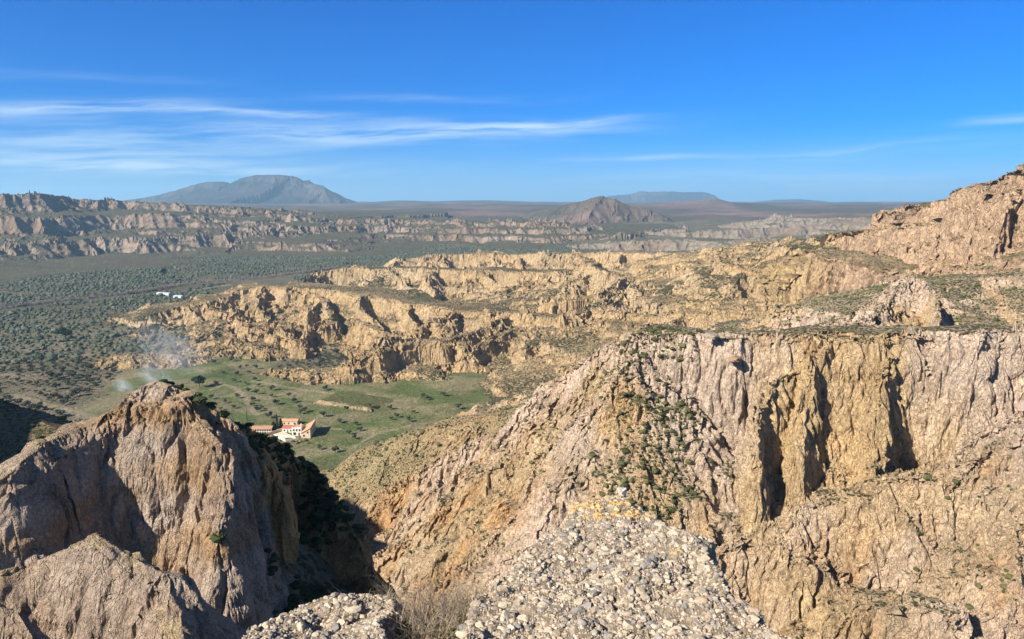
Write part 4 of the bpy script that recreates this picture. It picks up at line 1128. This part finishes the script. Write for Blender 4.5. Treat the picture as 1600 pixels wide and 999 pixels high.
class MB:
    def __init__(s): s.V = []; s.F = []
    def box(s, x0, x1, y0, y1, z0, z1):
        o = len(s.V); s.V += [(x0, y0, z0), (x1, y0, z0), (x1, y1, z0), (x0, y1, z0), (x0, y0, z1), (x1, y0, z1), (x1, y1, z1), (x0, y1, z1)]
        s.F += [tuple(o + k for k in f) for f in ((3, 2, 1, 0), (4, 5, 6, 7), (0, 1, 5, 4), (1, 2, 6, 5), (2, 3, 7, 6), (3, 0, 4, 7))]; return s
    def hexa(s, pts):
        o = len(s.V); s.V += list(pts)
        s.F += [tuple(o + k for k in f) for f in ((3, 2, 1, 0), (4, 5, 6, 7), (0, 1, 5, 4), (1, 2, 6, 5), (2, 3, 7, 6), (3, 0, 4, 7))]; return s
    def done(s, name, mat, parent): return add_mesh(name, s.V, s.F, mat, parent)
def root(name, loc, rz, label, cat, group=None):
    o = bpy.data.objects.new(name, None); C.objects.link(o); o.location = loc; o.rotation_euler = (0, 0, rz)
    return tag(o, label, cat, group)
def windows(par, spots, y, face=-1):
    """each window: dark pane set back in a proud frame"""
    for x, z, w, h in spots:
        f = MB()
        t = .12
        f.box(x - w / 2 - t, x + w / 2 + t, y - .08, y + .02, z - t, z).box(x - w / 2 - t, x + w / 2 + t, y - .08, y + .02, z + h, z + h + t)
        f.box(x - w / 2 - t, x - w / 2, y - .08, y + .02, z, z + h).box(x + w / 2, x + w / 2 + t, y - .08, y + .02, z, z + h)
        fo = f.done('window', M_wood, par)
        MB().box(x - w / 2, x + w / 2, y - .035, y + .015, z, z + h).done('pane', M_hole, fo)
def gable(par, x0, x1, y0, y1, z, h, mat, ov=.35):
    ym = (y0 + y1) / 2; t = .16
    m = MB()
    m.hexa([(x0 - ov, y0 - ov, z), (x1 + ov, y0 - ov, z), (x1 + ov, ym, z + h), (x0 - ov, ym, z + h), (x0 - ov, y0 - ov, z + t), (x1 + ov, y0 - ov, z + t), (x1 + ov, ym, z + h + t), (x0 - ov, ym, z + h + t)])
    m.hexa([(x0 - ov, ym, z + h), (x1 + ov, ym, z + h), (x1 + ov, y1 + ov, z), (x0 - ov, y1 + ov, z), (x0 - ov, ym, z + h + t), (x1 + ov, ym, z + h + t), (x1 + ov, y1 + ov, z + t), (x0 - ov, y1 + ov, z + t)])
    return m.done('roof', mat, par)
def gable_walls(m, x0, x1, y0, y1, z, h):
    ym = (y0 + y1) / 2
    for a, b in ((x0, x0 + .25), (x1 - .25, x1)):
        m.hexa([(a, y0, z), (b, y0, z), (b, ym, z), (a, ym, z), (a, y0, z + .01), (b, y0, z + .01), (b, ym, z + h - .02), (a, ym, z + h - .02)])
        m.hexa([(a, ym, z), (b, ym, z), (b, y1, z), (a, y1, z), (a, ym, z + h - .02), (b, ym, z + h - .02), (b, y1, z + .01), (a, y1, z + .01)])
def farm():
    # single-pitch wing running away from the camera
    p = F0(478, 684); zz = ground(p[0], p[1])
    r = root('farm_wing', (p[0], p[1], zz - .2), R(3), 'long farm wing with a salmon tiled slope, rightmost of the farm roofs', 'building', 'farm buildings')
    MB().hexa([(-2.9, 0, 0), (2.9, 0, 0), (2.9, 17, 0), (-2.9, 17, 0), (-2.9, 0, 3.4), (2.9, 0, 6.6), (2.9, 17, 7.4), (-2.9, 17, 3.9)]).done('wall', M_cream, r)
    MB().hexa([(-3.3, -.4, 3.3), (3.1, -.4, 6.8), (3.1, 17.4, 7.6), (-3.3, 17.4, 3.8), (-3.3, -.4, 3.5), (3.1, -.4, 7.0), (3.1, 17.4, 7.85), (-3.3, 17.4, 4.05)]).done('roof', M_roof_s, r)
    windows(r, [(-1.2, 1.2, .9, 1.1), (1.2, 3.4, .8, 1.0)], -.001)
    # white two-storey block
    p = F0(464, 681); zz = ground(p[0], p[1])
    r = root('farmhouse', (p[0], p[1], zz - .2), 0, 'white two storey farmhouse with dark windows between the red roof and the salmon wing', 'building', 'farm buildings')
    m = MB().box(-3.2, 3.0, 0, 7, 0, 5.6).box(-3.3, 3.1, -.1, .15, 5.6, 6.0).box(-3.3, -3.05, .15, 7.1, 5.6, 6.0); m.done('wall', M_white, r)
    MB().box(-3.05, 3.0, .15, 7, 5.6, 5.68).done('roof', M_roof_s, r)
    windows(r, [(-1.9, 3.4, .9, 1.2), (0, 3.4, .9, 1.2), (1.9, 3.4, .9, 1.2), (-1.4, .9, 1.6, 1.5)], -.001)
    d = MB().box(.9, 2.1, -.06, .02, .2, 2.3).done('door', M_wood, r); MB().box(1.9, 2.0, -.12, -.06, 1.15, 1.3).done('handle', M_hole, d)
    MB().box(1.4, 2.1, 4, 4.7, 5.68, 7.1).done('chimney', M_white, r)
    # red roofed house
    p = F0(449, 677); zz = ground(p[0], p[1])
    r = root('farmhouse', (p[0], p[1] + 1, zz - .2), R(-4), 'low farmhouse with the bright red tiled roof at the centre of the farm', 'building', 'farm buildings')
    m = MB().box(-3.6, 3.4, 0, 6, 0, 3.0); gable_walls(m, -3.6, 3.4, 0, 6, 3.0, 1.3); m.done('wall', M_white, r)
    gable(r, -3.6, 3.4, 0, 6, 3.0, 1.3, M_roof_r)
    windows(r, [(-2.2, 1, .9, 1.0), (2, 1, .9, 1.0)], -.001)
    MB().box(-.5, .5, -.06, .02, .2, 2.2).done('door', M_wood, r)
    # small house with the orange roof behind the yard
    p = F0(452, 667); zz = ground(p[0], p[1])
    r = root('outbuilding', (p[0], p[1] + 2, zz - .2), R(-2), 'cream outbuilding with a pale orange roof, at the back of the farm', 'building', 'farm buildings')
    m = MB().box(-6, 5, 0, 5, 0, 2.8); gable_walls(m, -6, 5, 0, 5, 2.8, 1.1); m.done('wall', M_cream, r); gable(r, -6, 5, 0, 5, 2.8, 1.1, M_roof_s)
    windows(r, [(-4, 1, .8, .9), (-1, 1, .8, .9), (3, 1, .8, .9)], -.001)
    # arcaded barn
    p = F0(409, 679); zz = ground(p[0], p[1])
    r = root('barn', (p[0], p[1], zz - .2), R(2), 'long low barn with a brown tiled roof and a white pillared front', 'barn', 'farm buildings')
    MB().box(-6.6, 6.2, 2.4, 7.5, 0, 3.2).done('wall', M_hole, r)  # near-black wall paints in the shade behind the pillars
    gable(r, -6.6, 6.2, .2, 7.5, 3.2, 1.3, M_roof_o)
    for k in range(9): MB().box(-6.5 + k * 1.55, -6.15 + k * 1.55, 0.2, .55, 0, 3.2).done('pillar', M_white, r)
    MB().box(-6.6, 6.2, .15, .6, 1.5, 1.75).done('rail', M_white, r)
    # yard walls
    def wall(px0, py0, px1, py1, h, mat, label, t=.4):
        a, b = F0(px0, py0), F0(px1, py1); L_ = math.hypot(b[0] - a[0], b[1] - a[1])
        o = add_mesh('yard_wall', [(0, -t / 2, -.4), (L_, -t / 2, -.4), (L_, t / 2, -.4), (0, t / 2, -.4), (0, -t / 2, h), (L_, -t / 2, h), (L_, t / 2, h), (0, t / 2, h)],
                     [(3, 2, 1, 0), (4, 5, 6, 7), (0, 1, 5, 4), (1, 2, 6, 5), (2, 3, 7, 6), (3, 0, 4, 7)], mat)
        o.location = (a[0], a[1], ground(a[0], a[1])); o.rotation_euler = (0, 0, math.atan2(b[1] - a[1], b[0] - a[0])); tag(o, label, 'wall', 'farm yard walls')
    wall(413, 683, 441, 674, 1.9, M_cream, 'cream yard wall climbing from the barn to the red roofed house')
    wall(428, 682, 446, 690, 1.4, M_white, 'white terrace wall slanting down in front of the yard')
    wall(446, 690, 466, 687, 1.3, M_white, 'lowest white terrace wall, in front of the farmhouse')
    wall(438, 682, 462, 685, .9, M_white, 'low white wall between the yard and the farmhouse door')
    a = [F0(414, 684), F0(441, 686), F0(462, 684), F0(441, 675)]
    o = add_mesh('farm_yard', [(q[0], q[1], .35) for q in a], [(0, 1, 2, 3)], M_cream); struct(o)
    for k, (px, py, s_) in enumerate(((458, 690, 1.6), (464, 692, 2.0), (471, 690, 1.5), (477, 688, 1.8), (450, 693, 1.4), (445, 694, 1.7), (482, 692, 1.3), (438, 689, 1.2))):
        q = F0(px, py); o = protos[k % 4].copy(); C.objects.link(o); o.location = (q[0], q[1], ground(q[0], q[1])); o.scale = (s_, s_, s_)
        tag(o, 'dark garden bush just below the white farm walls', 'bush', 'bushes below the farm')
    # white sheds far off in the valley
    for px, py, L_, label in ((257, 464, 26, 'long white shed in the far valley, left of two'), (280, 468, 16, 'short white shed in the far valley, right of two')):
        q = F0(px, py); r = root('shed', (q[0], q[1], ground(q[0], q[1])), R(-20), label, 'shed', 'white sheds in the valley')
        m = MB().box(-L_ / 2, L_ / 2, -4, 4, 0, 3); gable_walls(m, -L_ / 2, L_ / 2, -4, 4, 3, 1); m.done('wall', M_sheet, r); gable(r, -L_ / 2, L_ / 2, -4, 4, 3, 1, M_sheet)
        MB().box(-1.5, 1.5, -4.06, -3.98, 0, 2.4).done('door', M_hole, r)
farm()

# ------------------------------------------------------------------ single boulders
def boulder(px, py, Y, sx, sy, sz, seed, label, c=(.33, .26, .2)):
    V, F = blob(ICO2, seed, 1.0, .22); g = np.random.default_rng(seed)
    for _ in range(7):                         # knock flat faces off it
        n = g.normal(size=3); n /= np.linalg.norm(n); d = V @ n; V = V - np.outer(np.maximum(d - g.uniform(.6, .85), 0), n)
    V = V * np.array([sx, sy, sz])
    o = add_mesh('boulder', V, F, solid('boulder stone %d' % seed, c, [q * .65 for q in c], 2.5, .8)); w = W(px, py, Y)
    o.location = w; o.rotation_euler = (0, 0, g.random() * 3); tag(o, label, 'boulder')
boulder(1112, 526, 193.5, 2.6, 2, 1.0, 901, 'dark flat boulder perched on the rim of the canyon wall')
boulder(1128, 527, 193.5, 1.4, 1.2, .7, 902, 'smaller dark boulder just right of the one on the rim')
boulder(1146, 563, 190.0, 2.6, 2.6, 1.2, 903, 'flat brown boulder jutting from the wall below the rim', (.30, .2, .13))
boulder(993, 772, 182, 1.7, 1.6, 1.4, 904, 'grey boulder lying in the green gully', (.30, .28, .26))
boulder(1600, 640, 157, 1.6, 1.6, 1.3, 905, 'pinkish boulder on the scrub slope at the right edge', (.4, .3, .24))

# ------------------------------------------------------------------ foreground: conglomerate outcrops
ZA, ZB = H - 1.65, H - 1.70
PA = [F0(x, y, ZA)[:2] for x, y in [(735, 938), (760, 915), (790, 895), (822, 868), (850, 852), (885, 832), (893, 805), (925, 797), (965, 792), (1000, 808), (1030, 825), (1070, 832), (1108, 846), (1118, 885), (1150, 925), (1185, 955),
                                    (1215, 980), (1245, 1003), (1330, 1100), (1500, 1400), (600, 1400), (690, 1060), (722, 990)]]
PB = [F0(x, y, ZB)[:2] for x, y in [(372, 1012), (415, 978), (462, 946), (500, 934), (545, 928), (600, 924), (622, 938), (630, 960), (610, 990), (620, 1060), (560, 1150), (250, 1150)]]
def sdpoly(x, y, P):
    d = np.full(x.shape, 1e9); ins = np.zeros(x.shape, bool)
    for (x0, y0), (x1, y1) in zip(P, P[1:] + P[:1]):
        ex, ey = x1 - x0, y1 - y0; t = np.clip(((x - x0) * ex + (y - y0) * ey) / (ex * ex + ey * ey), 0, 1)
        d = np.minimum(d, np.hypot(x - x0 - t * ex, y - y0 - t * ey))
        c = ((y0 > y) != (y1 > y)) & (x < (x1 - x0) * (y - y0) / (y1 - y0 + 1e-12) + x0); ins ^= c
    return np.where(ins, -d, d)
def fgheight(x, y, sd, zt, seed):
    n1 = gnoise(x / .45, y / .45, seed); n2 = gnoise(x / .16, y / .16, seed + 1); n3 = gnoise(x / .06, y / .06, seed + 2)
    e = sd + n2 * .03 + n3 * .012
    z = zt + .03 + n1 * .04 + n2 * .020 + n3 * .009 + np.abs(gnoise(x / .3, y / .3, seed + 7)) * .06 - .02 - .010 * np.exp(-(gnoise(x / .22, y / .22, seed + 9) / .07) ** 2)
    z = z - np.maximum(e + .03, 0) * 2.2 - np.maximum(e, 0) * 3.0
    return z
def fgrock(name, P, zt, seed, label):
    xs = np.array([p[0] for p in P]); ys = np.array([p[1] for p in P])
    x = np.arange(xs.min() - .3, xs.max() + .3, .011, dtype=f32); y = np.arange(ys.min() - .2, ys.max() + .35, .011, dtype=f32)
    Y_, X_ = np.meshgrid(y, x, indexing='ij')
    sd = sdpoly(X_, Y_, P).astype(f32); Z_ = fgheight(X_, Y_, sd, zt, seed)
    knob = np.exp(-(((X_ - F0(960, 815, ZA)[0]) / .26) ** 2 + ((Y_ - F0(960, 815, ZA)[1]) / .22) ** 2)) * (.085 if zt == ZA else 0)
    Z_ = Z_ + knob
    keep = (sd < .22)
    nr, nc = X_.shape
    F = quads(nr, nc)[:, ::-1]
    F = F[keep.ravel()[F].all(1)]
    u, inv = np.unique(F, return_inverse=True)
    V = np.stack([X_, Y_, Z_], -1).reshape(-1, 3)
    o = add_mesh(name, V[u], inv.reshape(F.shape), M_matrix, smooth=True); tag(o, label, 'rock outcrop', 'pebbly outcrops in the foreground')
    g = np.random.default_rng(seed); n = int(len(x) * len(y) * .011 ** 2 * 13000)
    i = g.integers(1, nr - 1, n); j = g.integers(1, nc - 1, n); ok = sd[i, j] < .10; i, j = i[ok], j[ok]
    S = np.clip(g.lognormal(-5.28, .60, len(i)), .0026, .030)
    pos = np.stack([X_[i, j], Y_[i, j], Z_[i, j]], 1).astype(f32)
    st = np.stack([S * g.uniform(.8, 1.25, len(S)), S * g.uniform(.7, 1.1, len(S)), S * g.uniform(.6, 1.0, len(S))], 1).astype(f32)
    pos[:, 2] -= st[:, 2] * .15
    var = []
    for k in range(14):
        V0, F0_ = blob(ICO1, 1000 + k, 1.0, .16); V0 = V0 - V0.mean(0)
        gg = np.random.default_rng(1100 + k)
        for _ in range(6):
            nn = gg.normal(size=3); nn /= np.linalg.norm(nn); d = V0 @ nn; V0 = V0 - np.outer(np.maximum(d - gg.uniform(.5, .85), 0), nn)
        q, _ = np.linalg.qr(gg.normal(size=(3, 3))); var.append(((V0 @ q).astype(f32), F0_))
    bigp = S > .0075
    small = []
    for k in range(12):
        V0, F0_ = blob(ICO0, 1200 + k, 1.0, .25); V0 = V0 - V0.mean(0); q, _ = np.linalg.qr(np.random.default_rng(k).normal(size=(3, 3))); small.append(((V0 @ q).astype(f32), F0_))
    V_, F_, T_ = merge(var, pos[bigp], st[bigp], seed + 1)
    V2, F2, T2 = merge(small, pos[~bigp], st[~bigp], seed + 2)
    F_ = np.concatenate([F_, F2 + len(V_)]); V_ = np.concatenate([V_, V2]); T_ = np.concatenate([T_, T2])
    a = F0(955, 812, ZA); lich = np.clip(1.0 - np.hypot((V_[:, 0] - a[0]) / .46, (V_[:, 1] - a[1]) / .30), 0, .5) * (zt == ZA)
    b = F0(1050, 880, ZA); lich = np.maximum(lich, .55 * np.clip(1.0 - np.hypot((V_[:, 0] - b[0]) / .3, (V_[:, 1] - b[1]) / .2), 0, 1) * (zt == ZA))
    pb = add_mesh('pebbles', V_, F_, M_pebble, o, smooth=False, attrs={'tint': ('f', T_), 'lichen': ('f', lich)}); pb['kind'] = 'stuff'
    return o
def pebble_mat():
    m, nt, b = newmat('pebbles'); N, L = nt.nodes, nt.links
    at = N.new('ShaderNodeAttribute'); at.attribute_name = 'tint'
    cr = N.new('ShaderNodeValToRGB'); cr.color_ramp.interpolation = 'CONSTANT'
    cols = [(.38, .31, .225), (.23, .195, .15), (.45, .385, .29), (.38, .29, .21), (.20, .185, .17), (.45, .39, .30), (.34, .27, .19), (.28, .25, .22), (.50, .40, .29), (.26, .205, .155)]
    cols = [tuple(q * .93 for q in c) for c in cols]
    e = cr.color_ramp.elements; e[0].color = (*cols[0], 1); e[1].position = .1; e[1].color = (*cols[1], 1)
    for k, c in enumerate(cols[2:]): q = e.new(.1 * (k + 2)); q.color = (*c, 1)
    L.new(at.outputs['Fac'], cr.inputs[0])
    geo = N.new('ShaderNodeNewGeometry')
    def noise(sc_, d=6):
        t = N.new('ShaderNodeTexNoise'); t.inputs['Scale'].default_value = sc_; t.inputs['Detail'].default_value = d; t.inputs['Roughness'].default_value = .7
        L.new(geo.outputs['Position'], t.inputs['Vector']); return t.outputs[0]
    n1, n2, n3 = noise(60), noise(9), noise(22)
    mr = N.new('ShaderNodeMapRange'); L.new(n1, mr.inputs[0]); [setattr(mr.inputs[k + 1], 'default_value', v) for k, v in enumerate((.3, .7, .7, 1.2))]
    sc_ = N.new('ShaderNodeVectorMath'); sc_.operation = 'SCALE'; L.new(cr.outputs[0], sc_.inputs[0]); L.new(mr.outputs[0], sc_.inputs['Scale'])
    # dusty film of the matrix over part of the stones
    f1 = N.new('ShaderNodeMapRange'); L.new(n3, f1.inputs[0]); [setattr(f1.inputs[k + 1], 'default_value', v) for k, v in enumerate((.47, .66, 0, .55))]
    mx = N.new('ShaderNodeMixRGB'); mx.inputs[2].default_value = (.42, .325, .215, 1); L.new(f1.outputs[0], mx.inputs[0]); L.new(sc_.outputs[0], mx.inputs[1])
    # orange lichen crust
    al = N.new('ShaderNodeAttribute'); al.attribute_name = 'lichen'
    ad = N.new('ShaderNodeMath'); ad.operation = 'ADD'; L.new(al.outputs['Fac'], ad.inputs[0]); L.new(n3, ad.inputs[1])
    f2 = N.new('ShaderNodeMapRange'); L.new(ad.outputs[0], f2.inputs[0]); [setattr(f2.inputs[k + 1], 'default_value', v) for k, v in enumerate((.97, 1.08, 0, .8))]
    lc = N.new('ShaderNodeMixRGB'); lc.inputs[1].default_value = (.50, .22, .02, 1); lc.inputs[2].default_value = (.52, .36, .11, 1); L.new(n1, lc.inputs[0])
    m2 = N.new('ShaderNodeMixRGB'); L.new(f2.outputs[0], m2.inputs[0]); L.new(mx.outputs[0], m2.inputs[1]); L.new(lc.outputs[0], m2.inputs[2])
    L.new(m2.outputs[0], b.inputs['Base Color'])
    bp = N.new('ShaderNodeBump'); bp.inputs['Strength'].default_value = .7; bp.inputs['Distance'].default_value = .004
    L.new(n1, bp.inputs['Height']); L.new(bp.outputs[0], b.inputs['Normal'])
    return m
M_pebble = pebble_mat()
M_matrix = solid('gritty matrix', (.22, .17, .115), (.12, .095, .065), 45, 1.0)  # matrix colour, darkened to put shade into the gaps between pebbles
fgrock('rock_outcrop', PA, ZA, 41, 'large pebbly conglomerate outcrop with orange lichen on its top')
fgrock('rock_outcrop', PB, ZB, 57, 'small pebbly conglomerate lump at the bottom, left of the dry shrub')
def fgstone():
    V, F = blob(ICO2, 77, .8, .2); g = np.random.default_rng(3)
    for _ in range(6):
        n = g.normal(size=3); n /= np.linalg.norm(n); d = V @ n; V = V - np.outer(np.maximum(d - .65, 0), n)
    o = add_mesh('stone', V * .03, F, solid('white stone', (.54, .48, .39), (.36, .31, .25), 60, .8)); a = F0(972, 800, ZA); o.location = (a[0], a[1], ZA + .10); tag(o, 'pale white stone set on the lichen covered top of the outcrop', 'stone')
fgstone()
# soil the outcrops stand in
def soil():
    x = np.arange(-7, 7.01, .06, dtype=f32); y = np.arange(-3, 7.01, .06, dtype=f32); Y_, X_ = np.meshgrid(y, x, indexing='ij')
    sdu = np.minimum(sdpoly(X_, Y_, PA), sdpoly(X_, Y_, PB)); sdu = np.minimum(sdu, sdpoly(X_, Y_, [(-3, -3), (3, -3), (1.2, 1.9), (-.2, 2.75), (-.55, 2.75), (-1.3, 2.0)]))
    Z_ = H - 1.80 - np.maximum(sdu - .02, 0) * 1.6 + gnoise(X_ / .6, Y_ / .6, 301) * .05 + gnoise(X_ / .2, Y_ / .2, 303) * .015
    o = add_mesh('ground', np.stack([X_, Y_, Z_], -1).reshape(-1, 3), quads(*X_.shape)[:, ::-1], solid('gravelly soil', (.30, .235, .16), (.19, .145, .095), 20, 1.0), smooth=True); struct(o)
    return o
soil()
# grass and dry twigs
def blades(name, spots, n, hmin, hmax, wid, mat, seed, lean=.5, spread=.1, kind='stuff', label=None, segs=3):
    g = np.random.default_rng(seed); V, F, T = [], [], []
    for k in range(n):
        sx, sy, sz = spots[g.integers(len(spots))]
        p = np.array([sx + g.normal() * spread, sy + g.normal() * spread * .7, sz - .02]); h = g.uniform(hmin, hmax); a = g.random() * 6.283; l = g.uniform(.1, lean) * h
        w = wid * g.uniform(.6, 1.3); b = a + 1.57; o = len(V); t = g.random()
        for s_ in range(segs + 1):
            f = s_ / segs; c = p + np.array([math.cos(a) * l * f * f, math.sin(a) * l * f * f, h * f * (1 - .25 * lean * f)]); ww = w * (1 - f * .9)
            V.append(c - np.array([math.cos(b), math.sin(b), 0]) * ww); V.append(c + np.array([math.cos(b), math.sin(b), 0]) * ww); T += [t, t]
        for s_ in range(segs): F.append((o + 2 * s_, o + 2 * s_ + 1, o + 2 * s_ + 3, o + 2 * s_ + 2))
    ob = add_mesh(name, V, F, mat, attrs={'tint': ('f', T)})
    if kind: ob['kind'] = kind
    if label: ob['label'] = label
    return ob
M_green = plant_mat('green grass', (.07, .12, .02), (.16, .20, .05), 8)
M_straw = plant_mat('dry grass', (.30, .24, .13), (.46, .38, .24), 8)
M_twig = plant_mat('dry twigs', (.17, .13, .095), (.32, .26, .20), 12)
gspots = lambda pts, z: [F0(x, y, z)[:2] + (z,) for x, y in pts]
ZG = H - 1.79
blades('green_grass', gspots([(545, 1005), (560, 995), (580, 1000), (600, 992), (570, 985), (615, 1003), (760, 1000), (745, 985)], ZG), 1100, .05, .13, .0022, M_green, 1, .8, .05, label='tuft of green grass at the bottom edge')
blades('dry_grass', gspots([(640, 985), (680, 975), (720, 985), (760, 965), (700, 1010), (650, 1010), (610, 960), (740, 955), (800, 960), (830, 950)], ZG), 1700, .06, .17, .0016, M_straw, 2, .9, .07, label='dry straw coloured grass between the two outcrops')
def twigs(name, px, py, R_, n, seed, label):
    """a dry shrub: stems from one foot, forking into ever thinner curved twigs"""
    g = np.random.default_rng(seed); a = F0(px, py, ZG); V, F, T = [], [], []
    def seg(p, q, r0, r1):
        d = q - p; L_ = np.linalg.norm(d) + 1e-9; d /= L_; u = np.cross(d, (.2, .3, .9)); u /= np.linalg.norm(u); w = np.cross(d, u); o = len(V)
        for c, r_ in ((p, r0), (q, r1)):
            for k in range(3): t = k * 2.094; V.append(c + (u * math.cos(t) + w * math.sin(t)) * r_); T.append(tt)
        for k in range(3): F.append((o + k, o + (k + 1) % 3, o + 3 + (k + 1) % 3, o + 3 + k))
    def grow(p, d, L_, r_, lev):
        nonlocal tt
        st = 4
        for s_ in range(st):
            d = d + g.normal(size=3) * .22; d[2] += .02; d /= np.linalg.norm(d); q = p + d * L_ / st; seg(p, q, r_, r_ * .8); p = q; r_ *= .8
            if lev < 3 and g.random() < .75:
                e = d + g.normal(size=3) * .7; e /= np.linalg.norm(e); grow(p, e, L_ * .6, r_ * .7, lev + 1)
    for k in range(n):
        tt = g.random(); t = g.random() * 6.283; e = g.uniform(.15, 1.2)
        grow(np.array([a[0] + g.normal() * .04, a[1] + g.normal() * .03, ZG - .01]), np.array([math.cos(t), math.sin(t), e]) / math.hypot(1, e), R_ * g.uniform(.6, 1.1), .0032, 0)
    return tag(add_mesh(name, V, F, M_twig, attrs={'tint': ('f', T)}), label, 'shrub')
twigs('dry_shrub', 672, 985, .21, 62, 11, 'dry leafless twiggy shrub between the two pebbly outcrops')
twigs('dry_shrub', 738, 975, .15, 45, 12, 'small dark twiggy shrub against the left side of the large outcrop')
o = bush_mesh('shrub', 990, M_dark, 260, .11, .8); a = F0(735, 990, ZG); o.location = (a[0], a[1], ZG); o.scale = (.1, .08, .08); tag(o, 'small green leafy shrub at the foot of the large outcrop', 'shrub')

# ------------------------------------------------------------------ smoke of a small fire behind the left rock
def smoke(px, py, Y, sx, sy, sz, dens, seed, label):
    m = bpy.data.materials.new('smoke'); m.use_nodes = True; nt = m.node_tree; nt.nodes.clear(); N, L = nt.nodes, nt.links
    out = N.new('ShaderNodeOutputMaterial'); v = N.new('ShaderNodeVolumePrincipled'); v.inputs['Color'].default_value = (.86, .9, .96, 1)
    tc = N.new('ShaderNodeTexCoord'); ln = N.new('ShaderNodeVectorMath'); ln.operation = 'LENGTH'; L.new(tc.outputs['Object'], ln.inputs[0])
    mr = N.new('ShaderNodeMapRange'); mr.interpolation_type = 'SMOOTHSTEP'; L.new(ln.outputs['Value'], mr.inputs[0]); [setattr(mr.inputs[k + 1], 'default_value', q) for k, q in enumerate((.0, .95, 1, 0))]
    t = N.new('ShaderNodeTexNoise'); t.inputs['Scale'].default_value = 2.2; t.inputs['Detail'].default_value = 4; t.inputs['Distortion'].default_value = .8
    mp = N.new('ShaderNodeMapping'); mp.inputs['Location'].default_value = (seed, seed * 2, 0); L.new(tc.outputs['Object'], mp.inputs[0]); L.new(mp.outputs[0], t.inputs['Vector'])
    m2 = N.new('ShaderNodeMapRange'); L.new(t.outputs[0], m2.inputs[0]); [setattr(m2.inputs[k + 1], 'default_value', q) for k, q in enumerate((.42, .7, 0, 1))]
    mu = N.new('ShaderNodeMath'); mu.operation = 'MULTIPLY'; L.new(mr.outputs[0], mu.inputs[0]); L.new(m2.outputs[0], mu.inputs[1])
    m3 = N.new('ShaderNodeMath'); m3.operation = 'MULTIPLY'; L.new(mu.outputs[0], m3.inputs[0]); m3.inputs[1].default_value = dens
    L.new(m3.outputs[0], v.inputs['Density']); L.new(v.outputs[0], out.inputs['Volume'])
    V, F = ICO1; o = add_mesh('smoke', V * 1.05, F, m); o.location = W(px, py, Y); o.scale = (sx, sy, sz); o.rotation_euler = (0, R(25), 0); o['kind'] = 'stuff'; o['label'] = label
smoke(195, 606, 590, 14, 7, 9, .22, 3, 'small puff of blue smoke behind the left rock')
smoke(243, 588, 600, 24, 9, 14, .16, 7, 'pale smoke rising behind the peak of the left rock')
smoke(262, 545, 620, 56, 14, 30, .05, 9, 'thin veil of smoke drifting over the meadow edge')

# ------------------------------------------------------------------ air
def haze_box():
    m = bpy.data.materials.new('haze'); m.use_nodes = True
    nt = m.node_tree; nt.nodes.clear()
    out = nt.nodes.new('ShaderNodeOutputMaterial'); v = nt.nodes.new('ShaderNodeVolumePrincipled')
    v.inputs['Density'].default_value = 6e-5
    v.inputs['Color'].default_value = (.45, .76, 1.0, 1)
    v.inputs['Anisotropy'].default_value = .2
    nt.links.new(v.outputs[0], out.inputs['Volume'])
    x0, x1, y0, y1, z0, z1 = -15500, 15500, -3000, 19500, -60, 560
    V = [(x, y, z) for z in (z0, z1) for x, y in ((x0, y0), (x1, y0), (x1, y1), (x0, y1))]
    F = [(3, 2, 1, 0), (4, 5, 6, 7), (0, 1, 5, 4), (1, 2, 6, 5), (2, 3, 7, 6), (3, 0, 4, 7)]
    o = add_mesh('haze', V, F, m); o['kind'] = 'stuff'
haze_box()
